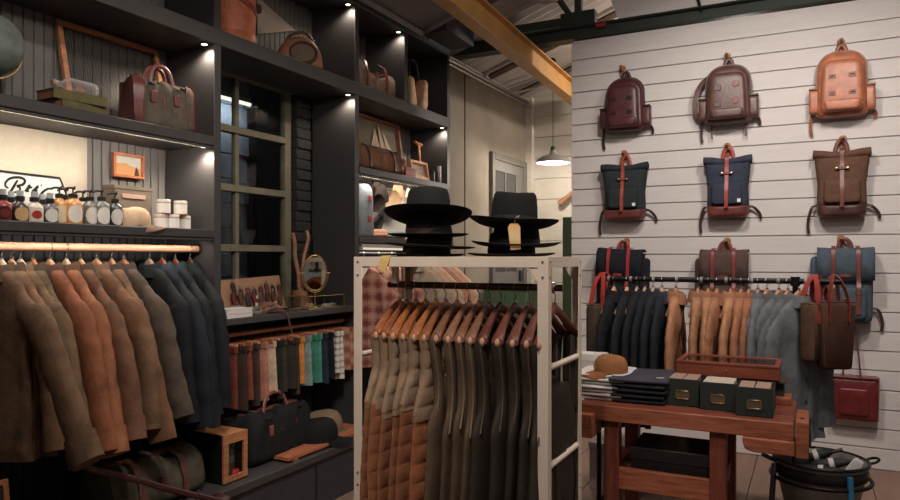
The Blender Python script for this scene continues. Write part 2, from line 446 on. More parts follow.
# base platform
m = MB(); m.b2((XB, .6, Z_BASE - .045), (-2.61, 5.53, Z_BASE)); m.build('platform_top', BLACKPAINT, sh, bev=.004)
m = MB(); m.b2((XB, .6, 0), (-2.63, 5.52, Z_BASE - .045)); m.build('platform_front', BLACKPAINT2, sh)
for y in (2.0, 3.35, 4.5): MB().b2((-2.632, y - .004, .02), (-2.627, y + .004, .28)).build('panel_joint', BLACKMETAL, sh)

# rods
def rod(name, label, x, y0, y1, z, r, mat):
    t = thing(name, label, 'rail', (x, y0, z))
    MB().tube([(0, 0, 0), (0, y1 - y0, 0)], r, 14).build('pole', mat, t, smooth=60)
    for y in (.004, y1 - y0 - .004): MB().tube([(0, y - .004, 0), (0, y + .004, 0)], r * 1.7, 14).build('socket', DARKSTEEL, t, smooth=60)
    return t
rod('clothes_pole', 'long round wooden clothes pole above the row of waxed jackets', -2.97, UP[0] + UT, UP[1], 1.548, .019, wood((206, 150, 114), (40, 3, 40)))
rod('clothes_pole', 'thin coppery wooden pole under the window worktop', -2.95, UP[1] + UT, UP[2], 1.060, .015, wood((190, 110, 72), (40, 3, 40)))
rod('clothes_pole', 'dark pole with plaid shirts in the bay behind the cream rack', -2.90, UP[2] + UT, UP[3], 1.535, .014, BLACKMETAL)

# puck lights: a small lit disc at the top right of each bay
def puck(x, y, z, power, label, spread=110):
    t = thing('puck_light', label, 'light', (x, y, z), group=None)
    MB().lathe([(.001, 0), (.020, 0), (.022, -.002), (.022, -.008), (.018, -.009)], 20).build('housing', DARKSTEEL, t, smooth=50)
    MB().lathe([(.0165, -.0095), (.0165, -.0105), (.001, -.0108)], 20).build('lens', emit((255, 236, 205), 4, 'puck_glow'), t, smooth=50)
    ld = bpy.data.lights.new('puck_lamp', 'SPOT'); ld.energy = power; ld.color = (1, .86, .70); ld.spot_size = math.radians(spread); ld.spot_blend = .6; ld.shadow_soft_size = .025
    lo = bpy.data.objects.new('bulb', ld); COL.objects.link(lo); lo.parent = t; lo.location = (0, 0, -.03)
    return t
puck(XF - .035, UP[2] - .035, Z_TOP, 5, 'small puck light in the top bay with the leather bucket bag', 150)
puck(XF - .035, 4.74 - .035, Z_TOP, 4, 'small puck light in the top bay over the rolled canvas bag', 150)
puck(XF - .035, UP[1] - .035, Z_BM - .086, 8, 'small puck light over the canvas briefcase and books', 150)
puck(XF - .035, UP[2] - .035, Z_BM - .086, 6, 'small puck light at the top of the window bay', 150)
puck(XF - .035, UP[3] - .035, Z_BM - .086, 6, 'small puck light over the wooden spade handle', 150)
puck(XF - .035, UP[1] - .035, Z_S1 - .05, 9, 'small puck light over the stacked white jars', 155)
def strip(label, b, z, power, y1=None):
    y0 = UP[b] + UT + .03; y1 = y1 or UP[b + 1] - .03; L = y1 - y0
    t = thing('strip_light', label, 'light', (XF - .034, y0, z), RS0)
    MB().b2((0, -.010, -.008), (L, .010, 0)).build('housing', STEEL, t, bev=.002)
    MB().b2((.005, -.008, -.0105), (L - .005, .008, -.008)).build('diffuser', emit((255, 236, 205), 3, 'strip_glow_%d' % int(z * 100 + b)), t)
    ld = bpy.data.lights.new('strip_lamp', 'AREA'); ld.energy = power; ld.color = (1, .91, .81); ld.shape = 'RECTANGLE'; ld.size = L - .02; ld.size_y = .02
    lo = bpy.data.objects.new('tube', ld); COL.objects.link(lo); lo.parent = t; lo.location = (L / 2, 0, -.013); lo.rotation_euler = (.55, 0, 0)
RS0 = PI / 2
strip('warm strip light tucked under the shelf over the pump bottles', 0, Z_S1 - .05, 6.5)
strip('warm strip light tucked under the shelf over the waxed jackets', 0, Z_S2 - .042, 2.6)
strip('warm strip light tucked under the shelf over the lit caps', 2, Z_S1 - .05, 8)
# ================================================================ backpacks on the white wall
REDL = leather((150, 50, 42)); BROWNL = leather((112, 66, 46)); DARKL = leather((62, 40, 34))
def wbox(x0, y0, x1, y1, Y=5.72):
    a = P(x0, (y0 + y1) / 2, Y=Y); b = P(x1, (y0 + y1) / 2, Y=Y); c = P((x0 + x1) / 2, y0, Y=Y); d = P((x0 + x1) / 2, y1, Y=Y)
    return (a.x + b.x) / 2, b.x - a.x, c.z, d.z
def peg(u, v, label):
    p = P(u, v, Y=5.77)
    t = thing('wall_peg', label, 'peg', (p.x, WY, p.z), group=None)
    w = wood((150, 98, 62), (30, 5, 30))
    MB().tube([(0, 0, 0), (0, -.05, .008), (0, -.078, .03)], [.012, .011, .013], 10).build('peg', w, t, smooth=60)
    MB().prism(rrect(.05, .05, -.05, .05, .02, .02), -.012, 0).build('mount_plate', w, t, bev=.002)
    return p
def handle(t, z, mat, w=.06, h=.06, th=.011, y=-.045):
    MB().tube(arc(0, z - .01, w / 2, h, 0, 180, 12, y), th, 8, flat=(1.3, .6), up=(0, 1, 0)).build('handle', mat, t, smooth=60)
def tails(t, w, z, mat, lens=(.12, .12), dirs=(-1, 1)):
    for s, L in zip((-1, 1), lens):
        x = s * w / 2
        MB().strip(smoothpts([(x * .8, -.03, z), (x + s * .03, -.045, z - .01), (x + s * .045 + dirs[0 if s < 0 else 1] * .02, -.03, z - L * .6), (x + s * .035 + dirs[0 if s < 0 else 1] * .03, -.022, z - L)]), .020, .006, up=(1, 0, .3)).build('strap_end', mat, t, smooth=60)

def leather_pack(label, u0, v0, u1, v1, hook, col, dark, pockets=True, tilt=0, style='patches'):
    cx, w, zt, zb = wbox(u0, v0, u1, v1)
    h = zt - zb
    t = thing('leather_backpack', label, 'backpack', (cx, WY, zt), 0, None, ry=tilt)
    L = leather(col, .38); D_ = leather(dark, .4)
    bw = w
    MB().puff(rrect(bw, bw * .94, -h, 0, .05, bw * .38, 8), -.012, -.15).build('body', L, t, smooth=55, sub=1)
    # piped edge
    MB().tube([(x, -.085, z) for x, z in rrect(bw * 1.015, bw * .955, -h * 1.0, .003, .05, bw * .385, 8)], .006, 6, closed=True, up=(0, 1, 0)).build('piping', D_, t, smooth=60)
    pk = MB().puff(shift(rrect(bw * .82, bw * .76, -h * .94, -h * .16, .035, .06, 6), 0, 0), -.13, -.205).build('front_pocket', L, t, smooth=55, sub=1)
    MB().tube([(x, -.185, z) for x, z in rrect(bw * .74, bw * .70, -h * .9, -h * .2, .035, .055, 6)[7:]], .004, 6, up=(0, 1, 0), cap=True).build('zipper', D_, t, smooth=60)
    zc = -h * .80
    m = MB().puff([(x, z) for x, z in rrect(bw * .66, bw * .70, -h * .93, -h * .78, .03, .02, 5)], -.19, -.222); m.build('lower_pocket', L, t, smooth=55)
    if style == 'patches':
        for sx in (-1, 1):
            for zz_ in (-h * .42, -h * .68):
                mm = MB().box((sx * bw * .19, -.206, zz_), (.044, .008, .032))
                pp = mm.build('patch', D_, t, bev=.003)
                MB().box((sx * bw * .19, -.2115, zz_), (.026, .004, .008)).build('slot', M((30, 18, 16), .6), pp)
    else:
        for sx, zz_, rd in ((-1, -h * .42, 0), (-1, -h * .70, 0), (1, -h * .38, 1), (1, -h * .66, 1)):
            if rd: MB().lathe([(.001, -.004), (.024, -.004), (.026, 0), (.024, .004), (.001, .004)], 18, Matrix.Translation((sx * bw * .19, -.207, zz_)) @ Matrix.Rotation(PI / 2, 4, 'X')).build('round_patch', leather((118, 50, 42)), t, smooth=50)
            else: MB().box((sx * bw * .19, -.206, zz_), (.05, .008, .045)).build('patch', D_, t, bev=.003)
    if pockets:
        for s in (-1, 1):
            pm = MB().puff(shift(rrect(.075, .07, -h * .93, -h * .55, .02, .012, 5), s * (bw / 2 + .010), 0), -.03, -.12).build('side_pocket', L, t, smooth=55, sub=1)
            MB().box((s * (bw / 2 + .012), -.08, -h * .55), (.068, .085, .012)).build('pocket_rim', D_, pm, bev=.003)
    handle(t, 0, D_ if style == 'patches' else L, .06, .07)
    tails(t, bw * .9, -h * .82, D_, (.2, .1), (-.3, 1))
    if style != 'patches':
        x = -bw / 2
        MB().strip(smoothpts([(x * .55, -.05, -.03), (x - .03, -.07, -.12), (x - .075, -.08, -.25), (x - .06, -.07, -.36), (x + .01, -.05, -.40)], 6), .036, .008, up=(1, 0, .35)).build('shoulder_strap', L, t, smooth=60)
        for s in (-1, 1):
            MB().strip([(s * bw * .36, -.06, -h * .93), (s * bw * .37, -.05, -h * 1.1), (s * bw * .36, -.05, -h * 1.22)], .012, .005, up=(1, 0, 0)).build('strap_end', D_, t)
    return t
peg(622, 71, 'wooden peg holding the burgundy leather backpack')
leather_pack('burgundy glossy leather backpack with four slotted patches, top left on the white wall', 606, 79, 645, 132, None, (76, 31, 31), (38, 24, 24))
peg(727, 59, 'wooden peg holding the worn brown leather backpack')
leather_pack('worn reddish-brown leather backpack with a loose looped strap, top row middle', 705, 66, 752, 124, None, (88, 54, 45), (70, 40, 36), style='round')
peg(841, 45, 'wooden peg holding the bright tan-orange leather backpack')
leather_pack('bright tan-orange leather backpack with four slotted patches, top right on the white wall', 816, 52, 868, 117, None, (172, 94, 58), (136, 70, 44))

def roll_pack(label, u0, v0, u1, v1, cloth, strap, base, tab=True, studs=False):
    cx, w, zt, zb = wbox(u0, v0, u1, v1)
    h = zt - zb
    t = thing('roll_top_backpack', label, 'backpack', (cx, WY, zt), 0, None)
    F = fabric(cloth); S = leather(strap, .4); B_ = leather(base, .4)
    tw, bw = w, w * .86
    zbase = -h * .84
    def zline(f): return -h * f
    body = [(-bw/2, zbase - .005), (-bw/2 + .004, -h * .5), (-tw/2 + .012, -h * .16), (-tw/2 + .012, -.05), (tw/2 - .012, -.05), (tw/2 - .012, -h * .16), (bw/2 - .004, -h * .5), (bw/2, zbase - .005)]
    pp = []
    for i in range(len(body)):
        a, b = body[i], body[(i + 1) % len(body)]
        for k in range(4): pp.append((a[0] + (b[0] - a[0]) * k / 4, a[1] + (b[1] - a[1]) * k / 4))
    MB().puff(pp, -.012, -.15).build('body', F, t, smooth=50)
    MB().puff(rrect(bw * .98, bw * 1.01, -h, zbase + .01, .03, .006, 5), -.012, -.158).build('base', B_, t, smooth=50)
    # rolled closing edge: a flattened, slightly sagging roll
    n = 14; rings = []
    for i in range(n + 1):
        f = i / n; x = -tw / 2 + tw * f
        zc = -.028 - .012 * math.sin(PI * f) + .004 * math.sin(7 * f + cx * 9); k = 1 + .08 * math.sin(9 * f)
        rings.append([(x, -.085 + .052 * k * math.cos(2*PI*j/14), zc + .032 * k * math.sin(2*PI*j/14)) for j in range(14)])
    r_ = MB().loft(rings).build('rolled_top', F, t, smooth=50)
    # inner turns of the roll seen at each end
    for s in (-1, 1): MB().tube(arc(0, -.028, .028, .017, 0, 300, 14, 0), .004, 5, M=Matrix.Translation((s * (tw / 2 - .001), -.085, 0)) @ Matrix.Rotation(PI / 2, 4, 'Z')).build('roll_edge', F, r_, smooth=60)
    # pocket with zipper
    MB().puff(shift(rrect(bw * .74, bw * .72, -h * .80, -h * .46, .03, .02, 5), 0, 0), -.135, -.182).build('front_pocket', F, t, smooth=50)
    MB().strip([(-bw * .24, -.176, -h * .50), (bw * .28, -.176, -h * .50), (bw * .30, -.174, -h * .62)], .008, .004, up=(0, 0, 1)).build('zipper', leather((160, 112, 80)) if tab else B_, t)
    # long closing strap
    MB().strip(smoothpts([(0, -.06, .012), (0, -.142, -.005), (0, -.150, -h * .2), (0, -.168, -h * .42), (0, -.190, -h * .6), (0, -.188, -h * .86)], 5), .027, .006, up=(1, 0, 0)).build('closing_strap', S, t, smooth=60)
    cl = MB().box((0, -.166, -h * .29), (.085, .01, .016)).build('clasp_bar', S, t, bev=.003)
    for s in (-1, 1): MB().lathe([(.001, 0), (.008, 0), (.008, .004), (.001, .006)], 10, Matrix.Translation((s * .034, -.170, -h * .29)) @ Matrix.Rotation(PI / 2, 4, 'X')).build('stud', BRASS if studs else STEEL, cl, smooth=50)
    if tab: MB().box((bw * .30, -.186, -h * .745), (.024, .005, .026)).build('white_tab', paper((225, 222, 212)), t)
    handle(t, 0, S, .075, .085)
    tails(t, bw, -h * .82, DARKL, (.2, .1), (-.6, 1.5))
    return t
peg(624, 156, 'wooden peg holding the dark green roll-top backpack')
roll_pack('dark green canvas roll-top backpack with red-brown closing strap, middle row left', 602, 164, 648, 220, (44, 52, 54), (158, 62, 48), (104, 44, 38))
peg(727, 149, 'wooden peg holding the navy roll-top backpack')
roll_pack('navy canvas roll-top backpack with red-brown strap and white tab, middle row centre', 704, 157, 752, 217, (54, 60, 76), (158, 54, 44), (112, 46, 40))
peg(843, 142, 'wooden peg holding the brown roll-top backpack')
roll_pack('brown waxed canvas roll-top backpack with brass studs, middle row right', 813, 150, 871, 217, (98, 68, 52), (110, 52, 40), (74, 40, 34), tab=False, studs=True)

def flap_pack(label, u0, v0, u1, v1, cloth, strap, tilt=0, pouch=1):
    cx, w, zt, zb = wbox(u0, v0, u1, v1)
    h = zt - zb
    t = thing('flap_backpack', label, 'backpack', (cx, WY, zt), 0, None, ry=tilt)
    F = fabric(cloth); S = leather(strap, .4)
    MB().puff(rrect(w * .95, w * .98, -h, -.01, .05, .03, 6), -.012, -.17).build('body', F, t, smooth=50, sub=1)
    # flap: bent sheet over the top
    n = 10; prof = [(-.02, -.005), (-.08, .012), (-.15, .006), (-.185, -.03), (-.19, -.10), (-.19, -h * .42)]
    vs = []
    for i in range(n + 1):
        x = -w / 2 + w * i / n
        for y, z in prof: vs.append((x, y - .006 * math.sin(PI * i / n), z - .006 * math.sin(PI * i / n) + .002 * (abs(i / n - .5) * 2) ** 2))
    k = len(prof)
    m = MB().add(vs, [(i*k+j, (i+1)*k+j, (i+1)*k+j+1, i*k+j+1) for i in range(n) for j in range(k-1)])
    fl = m.build('flap', F, t, smooth=60); md = fl.modifiers.new('Solidify', 'SOLIDIFY'); md.thickness = .008
    MB().puff(shift(rrect(w * .7, w * .7, -h * .93, -h * .52, .03, .02, 5), 0, 0), -.16, -.215).build('front_pocket', F, t, smooth=50)
    for s in (-1, 1):
        st_ = MB().strip(smoothpts([(s * w * .21, -.05, .020), (s * w * .21, -.155, .014), (s * w * .215, -.205, -.03), (s * w * .22, -.208, -h * .42), (s * w * .22, -.226, -h * .55), (s * w * .22, -.222, -h * .86)], 5), .026, .006, up=(1, 0, 0)).build('strap', S, t, smooth=60)
        MB().tube([(s * w * .22 + a, -.228, -h * .56 + b) for a, b in ((-.018, -.014), (.018, -.014), (.018, .014), (-.018, .014))], .003, 6, closed=True, up=(0, 1, 0)).build('buckle', BRASS, st_)
    MB().box((0, -.203, -h * .36), (.07, .01, .02)).build('leather_patch', S, t, bev=.003)
    MB().lathe([(.001, 0), (.012, 0), (.012, .006), (.001, .008)], 12, Matrix.Translation((0, -.216, -h * .66)) @ Matrix.Rotation(PI / 2, 4, 'X')).build('snap', BRASS, t, smooth=50)
    MB().puff(shift(rrect(.07, .06, -h * .8, -h * .1, .03, .03, 5), pouch * (w / 2 + .012), 0), -.03, -.13).build('side_pouch', F, t, smooth=50, sub=1)
    handle(t, .005, S, .085, .075)
    tails(t, w * .98, -h * .80, DARKL, (.12, .16), (.3, .6))
    return t
peg(626, 244, 'wooden peg holding the black backpack above the clothes rail')
flap_pack('black canvas flap backpack with two bright red straps, lower row left', 600, 250, 645, 318, (34, 36, 44), (164, 44, 40), math.radians(3))
peg(727, 244, 'wooden peg holding the dusky brown flap backpack')
flap_pack('dusky brown canvas flap backpack behind the tan jackets, lower row middle', 701, 251, 749, 322, (88, 66, 60), (124, 48, 42), 0, -1)
peg(841, 242, 'wooden peg holding the slate blue backpack')
flap_pack('slate blue canvas flap backpack with brown straps, lower row right', 817, 249, 874, 323, (72, 86, 98), (112, 54, 46), 0, -1)

# red leather tote hanging lower down on the wall
cx, w, zt, zb = wbox(829, 377, 879, 421, 5.70)
t = thing('leather_tote', 'glossy deep red leather tote bag on the wall, right of the grey jackets', 'bag', (cx, WY, zt), 0, None)
L = leather((112, 34, 34), .3)
pts = rrect(w, w * 1.04, -(zt - zb), 0, .012, .008, 5)
MB().puff(pts, -.01, -.12).build('body', L, t, smooth=50)
MB().box((0, -.065, -.004), (w * .98, .12, .014)).build('rim', L, t, bev=.004)
MB().puff(shift(rrect(w * .6, w * .6, -(zt - zb) * .85, -.08, .02, .02), 0, 0), -.115, -.135).build('front_pocket', L, t, smooth=50)
for y in (-.02, -.11):
    MB().strip(smoothpts([(-w * .22, y, -.04), (-w * .19, y, .10), (-w * .10, y * .6 - .02, .30), (0, y * .4 - .025, .36), (w * .06, y * .6 - .02, .30), (w * .12, y, .10), (w * .16, y, -.04)], 6), .026, .006, up=(0, 1, 0)).build('carry_strap', leather((112, 44, 36)), t, smooth=60)

# ================================================================ hangers and garments
def hanger(label, loc, rz, group, col=(200, 146, 98), half=.20, drop=.075, flare=.018, hookh=.075, tipround=False, hang_r=.018, tilt=0):
    """loc is the top of the pole it hangs on"""
    t = thing('clothes_hanger', label, 'hanger', loc, rz, group)
    w = wood(col, (6, 40, 40), .45)
    z0 = -hookh
    n = 22; rings = []
    for i in range(n + 1):
        f = i / n * 2 - 1; a = abs(f)
        x = half * f
        z = z0 - drop * (a ** 1.35)
        hh = .022 - .008 * a; ty = .009 + flare * a ** 1.5
        yo = .012 * a * a
        rings.append([(x, yo + ty * math.cos(2*PI*j/12), z + hh * math.sin(2*PI*j/12)) for j in range(12)])
    MB().loft(rings).build('shoulder_bar', w, t, smooth=60)
    pts = [(0, 0, z0 + .01), (0, 0, z0 + .03), (0, .004, -.045)] + [( (hang_r) * math.cos(math.radians(a)), .0, -.018 + .019 * math.sin(math.radians(a))) for a in range(-60, 200, 26)]
    MB().tube(pts, .0022, 6).build('hook', STEEL, t, smooth=60)
    MB().lathe([(.001, z0 + .018), (.009, z0 + .018), (.009, z0 + .024), (.001, z0 + .026)], 10).build('ferrule', STEEL, t, smooth=50)
    return t

def se(a, ex):
    c = math.cos(a); return math.copysign(abs(c) ** ex, c)
def jacket(label, loc, rz, group, mat, collar, L=.72, half=.205, thick=.05, sleeve=.62, out=(.07, .07), fwd=(0, 0), seed=0, cuffs=True, hookh=.075, drop=.075, kind='jacket', name='jacket', bend=(0, 0), flat=.56):
    """garment on a hanger; x across the shoulders, -y is its front"""
    rnd = random.Random(seed)
    t = thing(name, label, kind, loc, rz, group)
    z0 = -hookh
    zn = z0 - .022
    prof = [(zn, .050, .030), (zn - .012, .064, .034), (z0 - .055, half * .50, .034), (z0 - .095, half * .78, .032), (z0 - .15, half * .96, .033), (z0 - .20, half * .99, .036), (z0 - .27, half * .97, thick * .9), (z0 - .38, half * .98, thick), (z0 - .54, half * 1.02, thick * 1.05), (z0 - L + .06, half * 1.08, thick * 1.05), (z0 - L, half * 1.10, thick * 1.0)]
    ph = [rnd.uniform(0, 6.28) for _ in range(5)]; n = 40; rings = []
    P2 = []
    for i in range(len(prof) - 1):
        for k in range(3):
            f = k / 3; P2.append([prof[i][q] + (prof[i+1][q] - prof[i][q]) * f for q in range(3)])
    P2.append(prof[-1])
    for z, hw, ht in P2:
        q = max(0, min(1, (z0 - .1 - z) / (L - .1))); r = []
        for j in range(n):
            a = 2 * PI * j / n
            x = hw * se(a, .75); y = ht * se(a - PI / 2, .8)
            fold = q * (.012 * math.sin(26 * x + ph[0] + 3 * z) + .008 * math.sin(41 * x + ph[1] - 5 * z))
            crease = .005 * math.sin(38 * z + ph[2] + 9 * x) * q
            r.append((x + .004 * math.sin(20 * z + ph[3]) * q, y + fold + crease, z + .006 * math.sin(17 * x + ph[4]) * q))
        rings.append(r)
    MB().loft(rings).build('body', mat, t, smooth=70)
    for k, s in enumerate((-1, 1)):
        o = out[k]; fw = fwd[k]; b = bend[k]
        sx = s * half
        path = smoothpts([(sx * .60, 0, z0 - .115), (sx * .93, fw * .04, z0 - .195), (sx + s * (.004 + o * .26), fw * .25, z0 - .27), (sx + s * (.008 + o * .60 + b), fw * .6, z0 - .27 - (sleeve + drop - .27) * .45), (sx + s * (.012 + o), fw, z0 - drop - sleeve)], 5)
        m = len(path); rr = []
        for i in range(m):
            f = i / (m - 1)
            rr.append((.032 + .036 * math.sin(PI * min(.5, f * .85)) ** 1.15 + .006 * f) * (1 if flat > .5 else .86) * (1 + .05 * math.sin(i * 2.1 + ph[k]) + .03 * math.sin(i * 3.7 + ph[2])))
        sl = MB().tube(path, rr, 16, flat=(1.0, flat), up=(0, 1, 0)).build('sleeve', mat, t, smooth=70)
        if cuffs:
            a, b2 = path[-3], path[-1] + (path[-1] - path[-2]) * .15
            MB().tube([a, (a + b2) / 2, b2], [rr[-1] * 1.04, rr[-1] * 1.06, rr[-1] * 1.05], 16, flat=(1.0, flat + .02), up=(0, 1, 0)).build('cuff', mat, sl, smooth=40)
    # turned-down collar
    n = 24; rings = []
    for (rx, ry, dz) in ((.043, .034, .016), (.050, .042, .021), (.061, .052, .006), (.080, .062, -.046), (.078, .056, -.048), (.055, .040, -.004), (.043, .032, .010)):
        rings.append([(rx * math.cos(2*PI*j/n), -.002 + ry * math.sin(2*PI*j/n), zn + .004 + dz - .020 * (1 - math.sin(2*PI*j/n)) * .5) for j in range(n)])
    MB().loft(rings, cap=False, closed=True).build('collar', collar, t, smooth=60)
    # button placket down the front
    pl = MB().strip([(.012, -.050, z0 - .03), (.012, -thick - .003, z0 - .2), (.012, -thick - .006, z0 - .4), (.012, -thick - .002, z0 - L + .01)], .035, .006, up=(1, 0, 0)).build('placket', mat, t)
    for i in range(5):
        z = z0 - .10 - i * .12
        MB().lathe([(.001, 0), (.007, 0), (.007, .003), (.001, .004)], 8, Matrix.Translation((.012, -thick - .010, z)) @ Matrix.Rotation(PI / 2, 4, 'X')).build('button', DARKSTEEL, pl, smooth=50)
    return t

# ---- waxed jackets in the left bay (hung across the shelving, sleeves towards the room)
g = 'waxed jackets hanging in the left bay'
LJ = [  # (pixel u of hanger neck, colour, collar, hanger colour, label colour, sleeve out)
 (2,  (114, 82, 56),  (84, 66, 48), (222, 196, 160), 'olive-brown jacket at the left end of the pole, sleeve swung forward'),
 (12, (130, 94, 62), (80, 60, 46), (226, 160, 110), 'khaki waxed jacket second from the left end'),
 (22, (124, 94, 62), (116, 90, 62), (214, 190, 160), 'light olive jacket just left of the rust ones'),
 (34, (102, 80, 54), (74, 58, 44), (206, 120, 72), 'olive jacket half hidden before the first rust jacket'),
 (50, (150, 84, 52), (84, 56, 44), (222, 166, 116), 'rust waxed jacket with a brown collar'),
 (66, (158, 94, 56), (96, 62, 46), (228, 190, 150), 'brightest rust-tan jacket with the long hanging sleeve'),
 (82, (118, 76, 52), (72, 50, 42), (212, 160, 116), 'red-brown jacket with a dark collar, right of the rust-tan one'),
 (98, (132, 88, 58), (110, 82, 60), (216, 154, 106), 'copper-brown jacket with a lighter tan collar'),
 (112, (126, 90, 62), (66, 52, 46), (206, 140, 90), 'tan-brown jacket with a dark collar beside the grey-brown one'),
 (125, (96, 78, 64), (70, 58, 50), (196, 116, 70), 'grey-brown jacket, last of the brown ones'),
 (150, (30, 32, 36), (22, 28, 32), (176, 140, 116), 'black-navy jacket, first of the dark ones'),
 (163, (32, 38, 48), (48, 60, 74), (170, 84, 50), 'navy jacket with a lighter blue collar'),
 (176, (34, 37, 42), (40, 54, 62), (150, 76, 46), 'charcoal blue jacket between two navy ones'),
 (190, (32, 34, 38), (32, 34, 38), (96, 60, 44), 'charcoal jacket against the upright at the right end'),
]
for i, (u, c, cc, hc, lab) in enumerate(LJ):
    y = P(u, 262, X=-2.97).y
    rz = math.radians(random.uniform(-10, 6))
    loc = (-2.975 + random.uniform(-.006, .006), y, 1.548 + .019)
    hl = {0: 'pale wooden hanger at the left end of the wooden pole', 1: 'light orange wooden hanger in the khaki jacket'}.get(i, 'wooden hanger inside the ' + lab)
    hanger(' '.join(hl.split()[:15]), loc, rz, 'hangers in the left bay', tuple(int(x * .82) for x in hc), half=.120, drop=.145, hookh=.088, hang_r=.021)
    dark = i >= 10
    L = .78 if not dark else .80
    jacket(lab, loc, rz, g, M(tuple(int(x * .86) for x in c), .8, .5, 9, .6, 40, 0, .25), M(tuple(int(x * .84) for x in cc), .85, .2, 20, .4, 60, 0, .2), L=L + random.uniform(-.03, .02), half=.195, thick=.040, sleeve=.64 + random.uniform(-.05, .04),
           out=(.0, (.34 if i == 0 else .21 if not dark else .12) + random.uniform(-.03, .05)), fwd=(.0, (-.03 if i != 0 else .02) + random.uniform(-.025, .02)), bend=(0, random.uniform(-.015, .03)), seed=i, hookh=.085, drop=.115)
# round badge on the copper-brown jacket
# ================================================================ black rail with jackets in front of the white wall
RY = 4.2; RZ = 1.375
xl, xr = P(599, 277, Y=RY).x, P(814, 281, Y=RY).x
t = thing('clothes_rail', 'black pipe clothes rail standing before the white boarded wall', 'rail', (0, RY, 0))
MB().tube([(xl - .02, 0, RZ), (xr + .125, 0, RZ)], .0155, 14).build('bar', BLACKMETAL, t, smooth=60)
for x in (xl, xr - .09):
    MB().tube([(x, 0, .02), (x, 0, RZ)], .014, 12).build('upright', BLACKMETAL, t, smooth=60)
    MB().lathe([(.012, RZ - .025), (.024, RZ - .025), (.024, RZ + .024), (.012, RZ + .024)], 14, Matrix.Translation((x, 0, 0))).build('fitting', BLACKMETAL, t, smooth=50)
    MB().tube([(x, -.22, .012), (x, .22, .012)], .012, 10).build('foot', BLACKMETAL, t, smooth=60)
for i in range(9):
    x = xl + .06 + (xr - xl - .1) * i / 8
    MB().lathe([(.0156, -.008), (.0175, -.006), (.0175, .006), (.0156, .008)], 14, Matrix.Translation((x, 0, RZ)) @ Matrix.Rotation(PI / 2, 4, 'Y')).build('size_ring', paint((126, 122, 116)), t, smooth=50)
RJ = [
 (614, (32, 33, 36), (28, 28, 30), 84, 'black jacket at the left end of the black rail', .80),
 (627, (36, 37, 40), (28, 28, 30), 80, 'black jacket second along the black rail, pale hanger', .80),
 (637, (34, 36, 40), (30, 30, 32), 86, 'black jacket third along the black rail', .80),
 (645, (32, 36, 43), (30, 34, 42), 82, 'dark blue-black jacket in the middle of the dark group', .78),
 (653, (36, 40, 49), (34, 40, 50), 78, 'navy jacket with a slim grey collar on the black rail', .78),
 (662, (34, 38, 46), (44, 52, 64), 66, 'navy jacket turned outward next to the single tan one', .76),
 (676, (190, 128, 88), (160, 104, 70), 78, 'light tan jacket alone, first of the tan ones', .74),
 (698, (176, 120, 84), (150, 98, 68), 70, 'tan jacket before the dusky brown backpack, wide sleeve', .74),
 (708, (182, 124, 86), (158, 104, 74), 80, 'pale tan jacket second of the close tan group', .74),
 (717, (172, 112, 74), (150, 94, 62), 84, 'tan jacket third of the close tan group', .74),
 (731, (190, 130, 90), (168, 112, 78), 68, 'palest tan jacket over the glass-topped case', .74),
 (741, (176, 112, 76), (160, 100, 68), 80, 'tan jacket second from the grey ones', .74),
 (749, (164, 102, 70), (150, 92, 64), 86, 'darker tan jacket touching the grey ones', .74),
 (758, (108, 110, 114), (96, 98, 102), 84, 'mid grey jacket directly behind the tan group', .78),
 (767, (102, 104, 108), (84, 86, 90), 62, 'grey jacket second of the grey group', .80),
 (779, (108, 110, 115), (92, 95, 100), 54, 'grey jacket third of the grey group', .82),
 (788, (100, 102, 107), (88, 90, 94), 58, 'charcoal-grey jacket second from the right end', .82),
 (799, (112, 114, 119), (98, 100, 104), 50, 'long grey jacket at the right end, sleeve hanging low', .80),
]
for i, (u, c, cc, deg, lab, L) in enumerate(RJ):
    x = P(u, 285, Y=RY).x
    rz = math.radians(deg if i >= 13 else 87 + (i * 37 % 9) - 4)
    loc = (x, RY, RZ + .0155)
    hanger('wooden hanger inside the ' + lab if len(lab.split()) < 12 else 'wooden hanger inside the ' + ' '.join(lab.split()[:9]), loc, rz, 'hangers on the black rail', (186, 146, 110) if i < 6 else (168, 110, 76), half=.115, drop=.135, hookh=.078, hang_r=.018)
    grey = i >= 13
    jacket(lab, loc, rz, 'jackets on the black rail', M(tuple(int(x * .9) for x in c), .85, .28, 18, .5, 45, 0, .2), M(tuple(int(x * .9) for x in cc), .85, .2, 20, .4, 60, 0, .2), L=L, half=.175, thick=.024, flat=.40, sleeve=.58 if not grey else .62,
           out=(.07 if grey else .03, .02), fwd=(.0, .0), seed=50 + i, hookh=.075, drop=.11)

# tote bags hung by red straps at both ends of the rail
def hung_tote(label, x, y, z, w, h, col, strapcol, rz, drop=.16, flare=1.0):
    t = thing('canvas_tote', label, 'bag', (x, y, z), rz, 'tote bags hung on the black rail')
    F = fabric(col); S = leather(strapcol, .4)
    MB().puff(rrect(w * flare, w, -drop - h, -drop, .02, .012, 5), -.04, .04).build('body', F, t, smooth=50)
    MB().tube([(xx, 0, -drop + .002) for xx in (-w * .49, -w * .2, w * .2, w * .49)], .012, 8, flat=(2.6, .6), up=(0, 0, 1)).build('rim', F, t, smooth=50)
    for yy in (-.03, .03):
        MB().strip(smoothpts([(-w * .26, yy * 1.35, -drop - .10), (-w * .25, yy * 1.35, -drop + .02), (-w * .14, yy * .8, -.02), (0, 0, .024), (w * .14, yy * .8, -.02), (w * .25, yy * 1.35, -drop + .02), (w * .26, yy * 1.35, -drop - .10)], 6), .026, .006, up=(0, 1, 0)).build('carry_strap', S, t, smooth=60)
    return t
